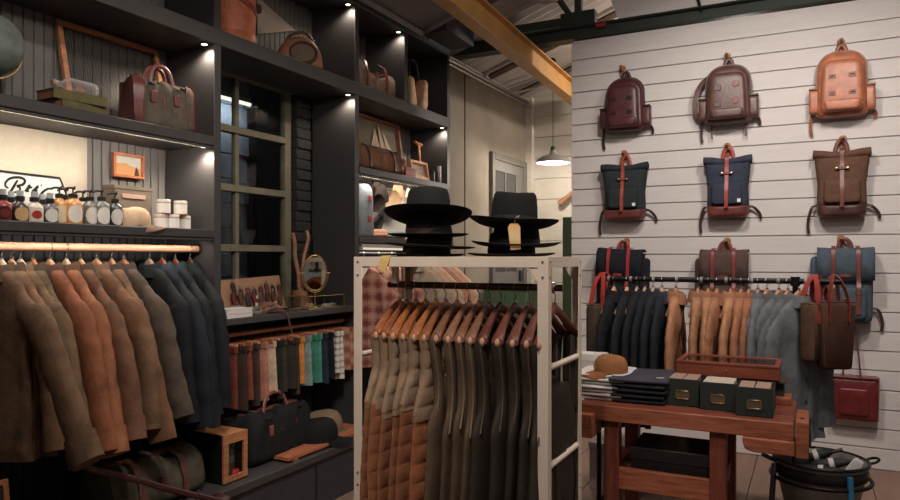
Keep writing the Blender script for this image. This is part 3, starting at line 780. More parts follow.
hung_tote('dark brown tote with bright red straps at the left end of the rail', P(607, 280, Y=RY).x - .02, RY, RZ + .012, .30, .34, (74, 58, 50), (176, 46, 40), math.radians(72), drop=.17)
hung_tote('chestnut brown waxed tote hanging at the right end of the rail', P(834, 281, Y=RY).x, RY, RZ + .012, .20, .35, (76, 48, 38), (124, 46, 40), math.radians(30), drop=.12, flare=.8)
hung_tote('narrow brown tote wedged between the grey jackets and chestnut tote', P(815, 281, Y=RY).x, RY, RZ + .012, .22, .30, (92, 64, 48), (150, 46, 40), math.radians(66), drop=.13)
# ================================================================ cream metal garment rack in the foreground
RXR, RXL, RYF, RYB = -.836, -1.676, 2.382, 2.797
RT = 1.505; AW = .04; AT = .004
t = thing('garment_rack', 'cream angle-iron garment rack full of wooden hangers in the foreground', 'rack', ((RXR + RXL) / 2, (RYF + RYB) / 2, 0))
cxr, cyr = t.location.x, t.location.y
hx, hy = (RXR - RXL) / 2, (RYB - RYF) / 2
m0 = CREAMMETAL
for sx in (-1, 1):
    for sy in (-1, 1):
        m = MB(); x, y = sx * hx, sy * hy
        m.b2((x, y, 0), (x - sx * AW, y - sy * AT, RT)); m.b2((x, y - sy * AT, 0), (x - sx * AT, y - sy * AW, RT))
        po = m.build('post', m0, t, bev=.0015, seg=2)
        for z in (RT - .02, RT - .075, .62, .57):
            MB().lathe([(.001, 0), (.0055, 0), (.004, .003), (.001, .0035)], 8, Matrix.Translation((x - sx * AW * .5, y + sy * .0, z)) @ Matrix.Rotation(-sy * PI / 2, 4, 'X')).build('bolt', STEEL, po, smooth=50)
            if sx > 0: MB().lathe([(.001, 0), (.0055, 0), (.004, .003), (.001, .0035)], 8, Matrix.Translation((x, y - sy * AW * .6, z)) @ Matrix.Rotation(sx * PI / 2, 4, 'Y')).build('bolt', STEEL, po, smooth=50)
for sy in (-1, 1):
    m = MB(); y = sy * hy
    m.b2((-hx + AW, y, RT - AW), (hx - AW, y - sy * AT, RT)); m.b2((-hx + AW, y - sy * AT, RT - AT), (hx - AW, y - sy * AW, RT))
    m.build('top_rail', m0, t, bev=.0012)
    for sx in (-1, 1):   # gusset plates
        x = sx * hx; MB().prism([(x, RT - AW), (x - sx * AW, RT - AW), (x - sx * (AW + .035), RT - AW), (x - sx * AW, RT - AW - .05), (x, RT - AW - .05)] if sx > 0 else [(x, RT - AW - .05), (x - sx * AW, RT - AW - .05), (x - sx * (AW + .035), RT - AW), (x, RT - AW)], y - sy * AT, y - sy * AT * 1.8).build('gusset', m0, t)
for sx in (-1, 1):
    m = MB(); x = sx * hx
    m.b2((x, -hy + AW, RT - AW), (x - sx * AT, hy - AW, RT)); m.b2((x - sx * AT, -hy + AW, RT - AT), (x - sx * AW, hy - AW, RT))
    m.build('side_rail', m0, t, bev=.0012)
    for z in (1.10, .74, .34): MB().tube([(x - sx * .012, -hy + .006, z), (x - sx * .012, hy - .006, z)], .0115, 12).build('rung', m0, t, smooth=60)
    m = MB(); m.b2((x - sx * .085, -.012, RT - AW - .085), (x - sx * .06, .012, RT - .004)); m.b2((x - sx * .10, -.02, RT - .012), (x - sx * .0, .02, RT - .005)); m.build('hanging_bracket', m0, t, bev=.002)
for y in (-.09, 0, .09): MB().b2((-hx + .01, y - .015, RT - .004), (hx - .01, y + .015, RT - .0005)).build('top_slat', m0, t)
BZ = 1.385
bar = MB().tube([(-hx + .04, 0, BZ), (hx - .012, 0, BZ)], .014, 16).build('hanging_bar', metal((96, 72, 58), .35), t, smooth=60)
MB().tube([(hx - .066, 0, BZ), (hx - .045, 0, BZ)], .021, 16).build('end_collar', STEEL, bar, smooth=60)
# strap bracket with a yellow tag on the front rail
m = MB(); xx = P(386, 262, Y=RYF).x - cxr
yt = MB().strip([(xx, -hy + .05, RT + .004), (xx, -hy - .004, RT + .003), (xx, -hy - .008, RT - .012), (xx - .012, -hy - .014, RT - .055)], .042, .003, up=(1, 0, 0)).build('yellow_tag', paper((214, 178, 96)), t)
yt['label'] = 'yellow card tag folded over the front rail'
MB().b2((xx - .028, -.012, BZ - .02), (xx - .002, .012, RT - .006)).build('bar_strap', metal((120, 92, 72), .4), t)

# ---- bib garments on contoured hangers
TIPS = [ # tip pixel u, kind
 (373, 'q', (214, 112, 50)), (381, 'q', (188, 94, 42)), (390, 'q', (222, 120, 54)), (400, 'q', (204, 106, 46)), (411, 'q', (224, 128, 62)), (421, 'q2', (190, 106, 58)),
 (433, 'o', (168, 104, 68)), (445, 'o', (188, 122, 84)), (456, 'o', (172, 108, 72)), (467, 'o', (182, 118, 84)),
 (479, 'd', (140, 70, 52)), (494, 'd', (156, 84, 62)), (509, 'd', (150, 82, 64)), (523, 'd', (142, 74, 58)), (536, 'd', (160, 78, 54))]
QL = ['left-most tan and rust quilted bib, next to the cream post', 'second tan and rust quilted bib from the cream post', 'tan and rust quilted bib in the middle of the quilted six', 'fourth tan and rust quilted bib, narrow from the front', 'fifth tan and rust quilted bib with a long tan shoulder', 'brighter rust quilted bib beside the olive ones']
OL = ['olive-brown bib overalls beside the rust quilted one', 'olive-brown bib overalls second of the olive four', 'olive-brown bib overalls third of the olive four', 'olive-brown bib overalls touching the black ones']
DL = ['black-brown bib overalls, first of the dark five', 'black-brown bib overalls second of the dark five', 'black-brown bib overalls in the middle of the dark five', 'black-brown bib overalls fourth of the dark five', 'black-brown bib overalls hidden behind the right cream post']
def bib(label, loc, mu, ml, group, seed, half=.20, zsh=-.19, L=.98, thick=.021, quilt=False, scoop=.30):
    rnd = random.Random(seed)
    t = thing('bib_overalls' if not quilt else 'quilted_bib', label, 'overalls' if not quilt else 'vest', loc, -PI / 2, group)
    ph = [rnd.uniform(0, 6.28) for _ in range(4)]
    zb = zsh - scoop                      # bottom of the armhole
    def ring(z, x0, x1, ht, n=22):
        cx, hw = (x0 + x1) / 2, (x1 - x0) / 2; r = []
        for j in range(n):
            a = 2 * PI * j / n
            x = cx + hw * se(a, .8); y = ht * se(a - PI / 2, .85)
            y += .006 * math.sin(30 * x + ph[0] + 4 * z) * min(1, max(0, (zsh - z) / .4))
            r.append((x, y, z))
        return r
    def q(z): return 1 + (.34 * abs(math.sin(z * 44 + ph[1])) ** .5 - .22 if quilt else .05 * math.sin(z * 23 + ph[1]))
    # lower body
    rings = []; nb = 150 if quilt else 40
    zend = zsh - L; ztop = zb + (.03 if quilt else .13)
    def sm(t_): t_ = max(0, min(1, t_)); return t_ * t_ * (3 - 2 * t_)
    for i in range(nb + 1):
        f = i / nb; z = ztop - (ztop - zend) * f
        if quilt: w = .272 + .035 * sm(f * 2.5)
        else: w = .135 + .105 * sm((ztop - z) / .20) + .035 * sm((ztop - z - .2) / .3)
        w += .006 * math.sin(9 * z + ph[2])
        k = q(z) * (1 if i else .8)
        rings.append(ring(z, -w, w, (thick + (.0022 if quilt else .002)) * k))
    MB().loft(rings).build('lower_panel', ml, t, smooth=70)
    # bib front and shoulder straps, both ends of the hanger
    for s in (-1, 1):
        rings = []; n = 56 if quilt else 30; zbot = zb - (.0 if quilt else .08)
        for i in range(n + 1):
            f = i / n; z = zsh + .014 - (zsh + .014 - zbot) * f
            if quilt:
                out = half + .012 - .012 * math.sin(PI * min(1, f / .7)) + .062 * sm((f - .45) / .55)
                inn = half - .050 - .16 * sm((f - .45) / .5)
            else:
                out = half + .010 - .034 * sm(f / .5) + .046 * sm((f - .58) / .42)
                inn = half - .045 - .035 * f - .10 * sm((f - .55) / .45)
            a, b = (inn, out) if s > 0 else (-out, -inn)
            rings.append(ring(z, a, b, (thick * (1.02 if quilt else .93) if i else thick * .6) * q(z)))
        sp_ = MB().loft(rings).build('shoulder_strap', mu, t, smooth=70)
        if not quilt:
            for side in (0, 1):
                pts = []
                for r_ in rings[1:-3]:
                    xs = [p[0] for p in r_]; e_ = max(xs) if side == (s > 0) else min(xs)
                    pts.append((e_ * (.985 if side == (s > 0) else 1.02), max(p[1] for p in r_) * .55, r_[0][2]))
                MB().tube(pts, .0035, 6, up=(0, 1, 0)).build('binding', M((128, 104, 78) if label.startswith('olive') else (92, 74, 58), .7), sp_, smooth=60)
    if not quilt:
        pk = MB().puff(shift(rrect(.13, .13, zb - .30, zb - .12, .01, .008, 3), .02, 0), thick * .9, thick + .012).build('patch_pocket', ml, t, smooth=50)
    return t
for i, (u, k, hc) in enumerate(TIPS):
    x = P(u, 350, Y=2.382).x
    loc = (x, cyr, BZ + .014)
    ql = k in ('q', 'q2')
    lab = QL[i] if i < 6 else OL[i - 6] if i < 10 else DL[i - 10]
    hc = tuple(int(x * .74) for x in hc)
    hg = hanger('contoured hanger holding the ' + ' '.join(lab.split(',')[0].split()[:11]), loc, -PI / 2, 'hangers on the cream rack', hc, half=.205, drop=.115, flare=.016, hookh=.095, hang_r=.017)
    for s in (-1, 1):
        MB().lathe([(.001, -.006), (.008, -.005), (.0105, 0), (.008, .005), (.001, .007)], 14, Matrix.Translation((s * .206, .012, -.214)) @ Matrix.Rotation(s * PI / 2, 4, 'Y'), sx=1.6).build('arm_tip', wood((206, 156, 122), (20, 20, 20)), hg, smooth=60)
    if ql: mu, ml = M((142, 114, 88), .85, .25, 16, .5, 50, 0, .2), M((150, 90, 58) if k == 'q' else (166, 96, 60), .75, .3, 16, .5, 40, 0, .25)
    elif k == 'o': mu = ml = M((98, 77, 57), .8, .25, 14, .4, 40, 0, .25)
    else: mu = ml = M((54, 44, 36), .75, .25, 14, .4, 40, 0, .3)
    b = bib(lab, loc, mu, ml, 'bib garments on the cream rack', 100 + i, zsh=-.225, quilt=ql, thick=.021 if i < 10 else .026, scoop=(.29 if ql else .30) + random.uniform(-.03, .02))
    b.rotation_euler.z += math.radians(random.uniform(-2.5, 2.5))

# ================================================================ hats on the rack
FELT = M((30, 29, 30), .85, .2, 40, .25, 120, 0, .2)
def hat(label, x, y, z, rz, rb=.19, rc=.092, hc=.125, tilt=0, roll=0, band=(48, 44, 42), tagged=False, pinch=.5, curl=.012):
    t = thing('felt_hat', label, 'hat', (x, y, z), rz, 'black felt hats on the cream rack', rx=tilt, ry=roll)
    n = 40
    # brim: thin ring turned up a little at the sides
    rings = []
    def rr(f, z_, k):
        return [((rc * .98 + (rb - rc) * f) * math.cos(2*PI*j/n) * .97, (rc * 1.06 + (rb - rc) * f) * math.sin(2*PI*j/n), z_ + curl * f * f * math.cos(2*PI*j/n) ** 2 * 1.4) for j in range(n)]
    for f, dz in ((0, .004), (.3, .002), (.7, .003), (.97, .008), (1.0, .006), (.97, .0035), (.7, -.001), (.3, -.002), (0, 0)):
        rings.append(rr(f, dz, 1))
    MB().loft(rings, cap=False, closed=False).build('brim', FELT, t, smooth=60)
    # crown: hollow, with a lengthwise dent and front pinch
    rings = []
    prof = [(1.0, 0), (.995, .3), (.97, .6), (.93, .82), (.88, .94), (.80, 1.0), (.62, 1.0), (.35, .93), (.08, .88)]
    for k, f in prof:
        r = []
        for j in range(n):
            a = 2 * PI * j / n
            cxx, cyy = rc * k * math.cos(a), rc * 1.1 * k * math.sin(a)
            fr = max(0, -math.sin(a))            # front
            cxx *= 1 - .22 * pinch * fr * f
            zz_ = hc * f - (.02 * fr * pinch if f > .8 else 0) * 1 + (.012 * abs(math.cos(a)) * pinch if f > .9 and k > .5 else 0)
            r.append((cxx, cyy, zz_))
        rings.append(r)
    m = MB().loft(rings, cap=False); b = len(m.v); m.f.append(tuple(range(b - n, b)))
    m.build('crown', FELT, t, smooth=60)
    MB().lathe([(rc * 1.005, .004), (rc * 1.012, .006), (rc * 1.008, .030), (rc * .99, .031)], n, sy=1.1, cap=False).build('band', M(band, .6, .1), t, smooth=50)
    if tagged:
        tg = MB().prism([(-.019, -.105), (.019, -.105), (.023, -.02), (.014, -.006), (-.014, -.006), (-.023, -.02)], -.001, .001, Matrix.Translation((.0, -rb * .93, -.004)) @ Matrix.Rotation(math.radians(-7), 4, 'Y')).build('price_tag', paper((236, 186, 116)), t)
        tg['label'] = 'tan card price tag hanging below the brim'
        MB().box((.006, -rb * .93 - .0015, -.06), (.032, .001, .030)).build('tag_print', paper((226, 196, 140)), tg)
        MB().tube(smoothpts([(0, -rb * .93, -.012), (.008, -rb * 1.0, .010), (.02, -rb * .8, .022), (0, -rb * .93, -.012)]), .0012, 5).build('tag_string', paper((190, 180, 165)), tg)
    return t
hx1, hy1 = -1.447, 2.60
rz = -math.radians(27)
rz1 = math.radians(27)
hat('black wide-brimmed hat on top of the left stack, brim tipped up', hx1, hy1, 1.672, rz1, .196, .096, .118, math.radians(-11), math.radians(1), pinch=.25)
hat('black hat with thin brown band second in the left stack', hx1, hy1, 1.592, rz1, .180, .0955, .10, 0, 0, band=(92, 62, 50), pinch=.2, curl=.003)
hat('black hat third in the left stack, brim sloping right', hx1 + .01, hy1, 1.545, rz1, .200, .0955, .10, 0, math.radians(3), pinch=.2, curl=.003)
hat('black hat at the bottom of the left stack on the rack top', hx1, hy1, 1.508, rz1, .165, .0955, .10, 0, 0, pinch=.2, curl=.002)
hx2, hy2 = -1.056, 2.60
hat('black pinched-crown hat on top of the right stack with a price tag', hx2, hy2, 1.628, math.radians(22), .186, .094, .13, math.radians(-4), math.radians(3), tagged=True, pinch=.5, curl=.016)
hat('black hat with a thick upturned brim second in the right stack', hx2 + .01, hy2, 1.545, math.radians(22), .186, .0945, .09, 0, math.radians(1), pinch=.3, curl=.010)
hat('black hat at the bottom of the right stack on the rack top', hx2 - .01, hy2, 1.508, math.radians(22), .182, .0945, .09, 0, 0, pinch=.3, curl=.004)
# ================================================================ things on the shelving
RS = PI / 2                      # facing the room
def yx(u, X): return P(u, 258, X=X).y
def pw(u0, u1, X): return yx(u1, X) - yx(u0, X)
def ph(u, v0, v1, X): return P(u, v0, X=X).z - P(u, v1, X=X).z
TANWOOD = wood((184, 112, 70), (3, 30, 30)); PALEWOOD = wood((206, 156, 104), (3, 30, 30))

def duffel(name, label, loc, rz, w, h, d, cloth, trim, handles='top', slump=.0, seed=0, end_leather=True, strap=False, flat_top=.5, group=None, ry=0, box=1.0):
    """soft bag; x along its length, front at -y, resting on z = 0"""
    t = thing(name, label, 'bag', loc, rz, group, ry=ry)
    F = fabric(cloth, .3); T = leather(trim, .4)
    rnd = random.Random(seed); a1, a2 = rnd.uniform(0, 6), rnd.uniform(0, 6)
    rings = []; N = 26; n = 34
    for i in range(N + 1):
        f = i / N * 2 - 1
        e = (1 - abs(f) ** 7) ** .5 * .06 + .94 if abs(f) < 1 else .90
        x = w / 2 * f; r = []
        for j in range(n):
            a = 2 * PI * j / n
            yy = d / 2 * e * se(a, .62 * box); zz_ = h / 2 + h / 2 * e * se(a - PI / 2, .55 * box)
            up = max(0, zz_ / h)
            yy *= 1 - flat_top * up ** 2
            zz_ -= slump * up * (1 - f * f) + slump * .8 * up * max(0, f) * .5
            bump = .011 * math.sin(13 * x / w + 3 * a + a1) + .008 * math.sin(31 * x / w - 2 * a + a2)
            if zz_ > .01: yy += bump * up * 1.3; zz_ += bump * up
            r.append((x + .005 * math.sin(5 * a + a1), yy, max(0, zz_)))
        rings.append(r)
    MB().loft(rings).build('body', F, t, smooth=70)
    if end_leather:
        for s in (-1, 1):
            i0 = 0 if s < 0 else N
            rr = [[(p[0] * 1.0 + s * .004, p[1] * 1.02, p[2] * 1.01 + .001) for p in rings[i0]], [(p[0] + s * .006, p[1] * 1.02, p[2] * 1.01 + .001) for p in rings[1 if s < 0 else N - 1]]]
            rr = [[(rings[i0][j][0] + s * .007, rings[i0][j][1] * 1.015, rings[i0][j][2] * 1.015 + .0005) for j in range(n)], [(rings[i0 + (3 if s < 0 else -3)][j][0], rings[i0 + (3 if s < 0 else -3)][j][1] * 1.03, rings[i0 + (3 if s < 0 else -3)][j][2] * 1.02 + .0005) for j in range(n)]]
            MB().loft(rr).build('end_panel', T, t, smooth=50)
    # zipped opening
    MB().strip(smoothpts([(-w * .44, 0, h * .985), (-w * .2, 0, h * 1.0 - slump * .8), (w * .2, 0, h * 1.0 - slump * .8), (w * .44, 0, h * .985 - slump * .4)]), .05, .010, up=(0, 1, 0)).build('zip_flap', T, t, smooth=60)
    if handles == 'top':
        for s in (-1, 1):
            y = s * d * .16
            hd = MB().tube(smoothpts([(-w * .2, s * d * .33, h * .62), (-w * .2, s * d * .22, h * .95), (-w * .13, y, h * 1.24), (0, y, h * 1.31), (w * .13, y, h * 1.24), (w * .2, s * d * .22, h * .95), (w * .2, s * d * .33, h * .62)], 5), .010, 8, flat=(1.2, .8), up=(0, 1, 0)).build('handle', T, t, smooth=60)
            for xx in (-w * .2, w * .2): MB().box((xx, s * d * (.45 if True else 0), h * .62), (.034, .012, .06)).build('handle_tab', T, hd, bev=.004)
    if strap:
        for xx in (-w * .24, w * .24):
            MB().strip([(xx, -d * .515, h * .12), (xx, -d * .50, h * .5), (xx, -d * .36, h * .86), (xx, -d * .1, h * 1.0)], .030, .008, up=(1, 0, 0)).build('leather_strap', T, t, smooth=60)
    MB().box((0, -d * .47, h * .52), (.035, .010, .05)).build('clasp', T, t, bev=.003)
    return t
def cap(label, loc, rz, col, brimcol, mesh=None, group=None, tilt=0, roll=0, name='cap', s=1.0, brim=True, patch=None):
    t = thing(name, label, 'cap', loc, rz, group, rx=tilt, ry=roll)
    F = fabric(col, .2); n = 30; rings = []
    for k, f in ((1, 0), (1.02, .2), (1.0, .45), (.92, .68), (.76, .86), (.5, .96), (.15, 1.0)):
        r = []
        for j in range(n):
            a = 2 * PI * j / n
            seam = 1 + .012 * abs(math.sin(3 * a))
            r.append((.082 * s * k * seam * math.cos(a), .098 * s * k * seam * math.sin(a), .105 * s * f * (1 + .06 * max(0, -math.sin(a)))))
        rings.append(r)
    m = MB().loft(rings, cap=False); b = len(m.v); m.f.append(tuple(range(b - n, b)))
    m.build('crown', F, t, smooth=70)
    MB().lathe([(.001, 0), (.008, 0), (.007, .005), (.001, .006)], 10, Matrix.Translation((0, 0, .104 * s))).build('top_button', F, t, smooth=50)
    if brim:
        vs = []; na, nr = 16, 5
        for lay in (0, 1):
            for i in range(na + 1):
                a = math.radians(-90 - 72 + 144 * i / na)
                for q in range(nr + 1):
                    f = q / nr
                    x = .083 * s * math.cos(a) * (1 + .02 * f); ln = .078 * s * f * (max(0, math.cos(math.radians(-72 + 144 * i / na) * 1.15)) ** .6)
                    y = .099 * s * math.sin(a) - ln
                    z = .006 - .016 * f - .055 * (x / .083 / s) ** 2 * f * .45 - .003 * lay
                    vs.append((x, y, z))
        k = (na + 1) * (nr + 1); fs = []
        for lay in (0, 1):
            for i in range(na):
                for q in range(nr):
                    a = lay * k + i * (nr + 1) + q; f_ = (a, a + nr + 1, a + nr + 2, a + 1); fs.append(f_ if lay == 0 else f_[::-1])
        for i in range(na): a = i * (nr + 1) + nr; fs.append((a, a + nr + 1, a + nr + 1 + k, a + k))
        MB().add(vs, fs).build('brim', fabric(brimcol, .2), t, smooth=60)
    if patch:
        MB().add(*_patch(s)).build('front_patch', paper(patch), t, smooth=60)
    return t
def _patch(s):
    vs = []; n = 6
    for i in range(n + 1):
        a = math.radians(-90 - 24 + 48 * i / n)
        for f, z in ((1.05, .022), (1.045, .058)): vs.append((.082 * s * f * math.cos(a), .098 * s * f * math.sin(a) - .002, z * s))
    return vs, [(2*i, 2*i+2, 2*i+3, 2*i+1) for i in range(n)]

# ---------- top left shelf
z = Z_S1
X = -3.0
t = thing('globe', 'grey-green desk globe at the left edge of the upper shelf', 'globe', (-3.02, yx(-11, -3.02), z), RS)
r_ = .128
gz = .232
M_ = Matrix.Translation((0, 0, gz)) @ Matrix.Rotation(math.radians(23), 4, 'Y')
prof = [(max(.001, r_ * math.sin(PI * i / 20)), -r_ * math.cos(PI * i / 20)) for i in range(21)]
MB().lathe(prof, 36, M_).build('sphere', M((112, 122, 116), .5, .5, 5, .05, 30), t, smooth=70)
MB().tube([M_ @ Vector((r_ * 1.08 * math.sin(a), 0, -r_ * 1.08 * math.cos(a))) for a in [PI * i / 20 for i in range(21)]], .005, 6, up=(0, 1, 0)).build('meridian', BRASS, t, smooth=60)
MB().lathe([(.001, 0), (.075, 0), (.072, .014), (.02, .03), (.011, .075), (.001, .08)], 24).build('base', wood((120, 74, 46)), t, smooth=50)
# wooden frame with wire mesh leaning on the back boards
fy0, fy1 = yx(62, -3.16), yx(163, -3.16)
fw = fy1 - fy0; fh = .505
t = thing('mesh_frame', 'orange wooden frame with fine wire mesh leaning behind the books and briefcase', 'frame', (-3.10, (fy0 + fy1) / 2, z), RS, rx=math.radians(-13))
m = MB(); m.b2((-fw/2, -.012, 0), (-fw/2 + .026, .012, fh)); m.b2((fw/2 - .026, -.012, 0), (fw/2, .012, fh)); m.b2((-fw/2 + .026, -.012, fh - .026), (fw/2 - .026, .012, fh)); m.b2((-fw/2 + .026, -.012, 0), (fw/2 - .026, .012, .026))
m.build('frame', wood((206, 132, 88), (3, 20, 20)), t, bev=.002)
m = MB()
k = 0
while k * .013 < fw - .05:
    x = -fw/2 + .028 + k * .013; m.box((x, 0, fh / 2), (.0016, .0016, fh - .04)); k += 1
k = 0
while k * .013 < fh - .05:
    m.box((0, 0, .028 + k * .013), (fw - .05, .0016, .0016)); k += 1
m.build('wire_mesh', DARKSTEEL, t)
# books
def book(label, loc, rz, w, d, h, cov):
    t = thing('book', label, 'book', loc, rz, 'old books on the upper shelf')
    m = MB(); m.b2((-w/2, -d/2, 0), (w/2, d/2, .004)); m.b2((-w/2, -d/2, h - .004), (w/2, d/2, h)); m.b2((-w/2, -d/2, 0), (w/2, -d/2 + .004, h)); m.build('cover', cov, t, bev=.0015)
    MB().b2((-w/2 + .004, -d/2 + .004, .004), (w/2 - .004, d/2 - .004, h - .004)).build('pages', paper((170, 110, 78)), t)
    return t
bx = -2.975; by = (yx(46, bx) + yx(97, bx)) / 2
book('olive-green old book at the bottom of the pile of two', (bx, by + .01, z), RS + .10, .24, .14, .044, fabric((98, 92, 58)))
book('olive old book on top of the pile, holding the bottle', (bx, by, z + .044), RS - .06, .25, .14, .044, fabric((104, 96, 60)))
# ship in a bottle
t = thing('ship_bottle', 'clear glass bottle with a little ship inside, lying on the old books', 'bottle', (bx, by + .035, z + .088 + .036), RS)
prof = [(.001, -.085), (.018, -.084), (.034, -.074), (.037, -.05), (.037, .05), (.030, .068), (.014, .08), (.0125, .115), (.016, .118), (.016, .126), (.012, .127)]
Mx = Matrix.Rotation(-PI / 2, 4, 'Y')
MB().lathe(prof, 24, Mx, cap=False).build('glass_body', BOTTLEGLASS, t, smooth=60)
MB().lathe([(.001, .112), (.011, .112), (.012, .132), (.001, .133)], 14, Mx).build('cork', M((178, 132, 92), .8), t, smooth=50)
m = MB(); m.loft([[(x_, y_ * k_, -.03 + .012 * q) for x_, y_ in ((-.04, 0), (-.02, .010), (.03, .010), (.045, 0), (.03, -.010), (-.02, -.010))] for q, k_ in ((0, .6), (1, 1))])
m.tube([(0, 0, -.02), (0, 0, .022)], .0015, 5); m.prism([(.004, -.012), (.028, -.012), (.004, .018)], -.001, .001); m.prism([(-.004, -.012), (-.022, -.012), (-.004, .014)], -.001, .001)
m.build('ship', wood((170, 110, 78)), t)
# canvas briefcase
bx = -2.965; by0, by1 = yx(137, -2.90), yx(194, -2.90)
duffel('canvas_briefcase', 'dark olive canvas briefcase with red-brown leather handles on the upper shelf', (bx, (by0 + by1) / 2, z), RS - .12, (by1 - by0) * .92, .245, .15, (92, 82, 70), (112, 56, 48), slump=.008, seed=3, flat_top=.2, box=.5)

# ---------- middle left shelf
z = Z_S2
# cream poster paper tacked on the back boards
a0 = yx(-40, -3.2); a1 = yx(87.5, -3.2); ztop = P(87, 131, X=-3.2).z
m = MB(); pts = []
for i in range(9):
    f = i / 8; pts.append((-3.205 - .003 * math.sin(f * 9), a0 + (a1 - a0) * f))
vs = []
for x_, y_ in pts: vs += [(x_, y_, z + .002), (x_ , y_, Z_S1 - .056)]
m.add(vs, [(2*i, 2*i+2, 2*i+3, 2*i+1) for i in range(8)])
o = m.build('poster', paper((220, 203, 176)), None, smooth=60); md = o.modifiers.new('Solidify', 'SOLIDIFY'); md.thickness = .003; md.offset = -1
tag(o, 'large cream paper sheet pinned behind the bottles', 'poster')
# second sheet further left, a dark gap between
# hexagonal sign with script lettering
XS = -3.10
def sp(u, v, X=XS): q = P(u, v, X=X); return (q.y, q.z)
hexa = [sp(1, 171), sp(59.5, 178), sp(70, 204), sp(62, 226), sp(-60, 226), sp(-72, 198), sp(-60, 166)]
hexa = [(y, max(zz_, z + .001)) for y, zz_ in hexa]
t = thing('hexagon_sign', 'white hexagonal board sign with black script lettering behind the bottles', 'sign', (XS, 0, 0), RS)
MB().prism(hexa, 0, .012).build('sign_board', paint((222, 220, 210)), t)
cy_ = sum(p[0] for p in hexa) / len(hexa); cz_ = sum(p[1] for p in hexa) / len(hexa)
MB().tube([(y, -.002, zz_) for y, zz_ in hexa], .0045, 6, closed=True, up=(0, 1, 0)).build('border', M((40, 36, 36), .6), t)
def cp(x, y): return sp(x / 7.5, 165 + y / 7.5)      # traced in the enlarged photograph
def stroke(pts, rr=.005):
    q = [Vector((a, -.001, b)) for a, b in (cp(*p) for p in pts)]
    q = smoothpts(q, 5); n = len(q)
    return [v for v in q], [rr * (.65 + .5 * math.sin(PI * i / (n - 1))) for i in range(n)]
INK = M((34, 32, 34), .7, .05)
for letter, strokes in (('letter_b', [[(62, 172), (42, 160), (40, 132), (72, 102), (120, 92), (165, 98), (186, 118), (172, 145), (128, 158), (150, 170), (140, 196), (96, 206)], [(132, 112), (112, 145), (88, 185), (66, 212)]]),
                        ('letter_r', [[(186, 196), (204, 176), (222, 152), (220, 170), (240, 166)], [(222, 158), (208, 182), (200, 196), (216, 196)]]),
                        ('letter_i', [[(240, 196), (262, 178), (284, 160), (268, 182), (262, 196), (280, 192)], [(306, 150), (312, 154)]]),
                        ('letter_c', [[(384, 182), (368, 176), (336, 190), (304, 222), (300, 250), (322, 256), (352, 240)]])):
    m = MB()
    for s_ in strokes:
        q, rr = stroke(s_); m.tube(q, rr, 6, flat=(1, .35), up=(0, 1, 0))
    m.build(letter, INK, t, smooth=60)
# bottles
def bottle(label, u, X, col, lab, cap_, h=.108, r=.031, pump=False, square=False, capcol=(36, 34, 34), oval=True, ring=None):
    y = yx(u, X)
    t = thing('pump_bottle' if pump else 'dropper_bottle', label, 'bottle', (X, y, z), RS - .25, 'bottles on the middle shelf')
    hb = h * (.62 if pump else .66)
    G = M(col, .22, .12, 8, 0, 10, 0, .6, coat=.4)
    MB().lathe([(.001, 0), (r * .93, 0), (r, .006), (r, hb - .014), (r * .93, hb), (r * .45, hb + .013), (r * .40, hb + .022), (.001, hb + .022)], 24).build('body', G, t, smooth=50)
    if lab:
        n = 10; vs = []; zc = hb * .46; hh = hb * .40
        for i in range(n + 1):
            f = i / n * 2 - 1; a = math.radians(-90 + 52 * f); k = math.sqrt(max(0, 1 - f * f)) if oval else 1
            vs += [((r + .0008) * math.cos(a), (r + .0008) * math.sin(a), zc - hh * k), ((r + .0008) * math.cos(a), (r + .0008) * math.sin(a), zc + hh * k)]
        lb = MB().add(vs, [(2*i, 2*i+2, 2*i+3, 2*i+1) for i in range(n)]).build('label', paper(lab), t, smooth=60)
        if ring:
            vs = []; hh *= .62
            for i in range(n + 1):
                f = i / n * 2 - 1; a = math.radians(-90 + 34 * f); k = math.sqrt(max(0, 1 - f * f))
                vs += [((r + .0016) * math.cos(a), (r + .0016) * math.sin(a), zc - hh * k), ((r + .0016) * math.cos(a), (r + .0016) * math.sin(a), zc + hh * k)]
            MB().add(vs, [(2*i, 2*i+2, 2*i+3, 2*i+1) for i in range(n)]).build('emblem', paper(ring), lb, smooth=60)
    CP = M(capcol, .4, .1)
    z0 = hb + .018
    if pump:
        MB().lathe([(.001, z0), (r * .52, z0), (r * .52, z0 + .016), (r * .2, z0 + .020), (.0035, z0 + .021), (.0035, z0 + .040), (.001, z0 + .040)], 16).build('collar', CP, t, smooth=50)
        MB().tube(smoothpts([(0.008, 0, z0 + .044), (0, 0, z0 + .044), (-.02, 0, z0 + .043), (-.036, 0, z0 + .036)]), [.009, .010] + [.005] * 17, 8).build('pump_head', CP, t, smooth=60)
    else:
        MB().lathe([(.001, z0), (r * .55, z0), (r * .55, z0 + .018), (.001, z0 + .018)], 16).build('collar', CP, t, smooth=50)
        MB().lathe([(.001, z0 + .018), (r * .40, z0 + .018), (r * .40, z0 + .042), (.001, z0 + .043)], 12).build('clear_cap', M((168, 170, 168), .25, .1), t, smooth=50)
    return t
XA, XC = -2.93, -3.01
bottle('small red bottle at the left end of the bottle row', 3, XA, (150, 46, 42), (60, 34, 32), 0, ring=(120, 40, 38))
bottle('small dark brown bottle with a pale label behind the red one', 11, XC, (60, 44, 36), (206, 190, 160), 0)
bottle('dark brown bottle with a round tan label beside the red one', 20, XA, (58, 42, 36), (196, 156, 104), 0, r=.033)
bottle('cream bottle with a red disc on its label', 34.5, XA, (206, 190, 166), (214, 200, 178), 0, r=.034, ring=(170, 46, 42), oval=False)
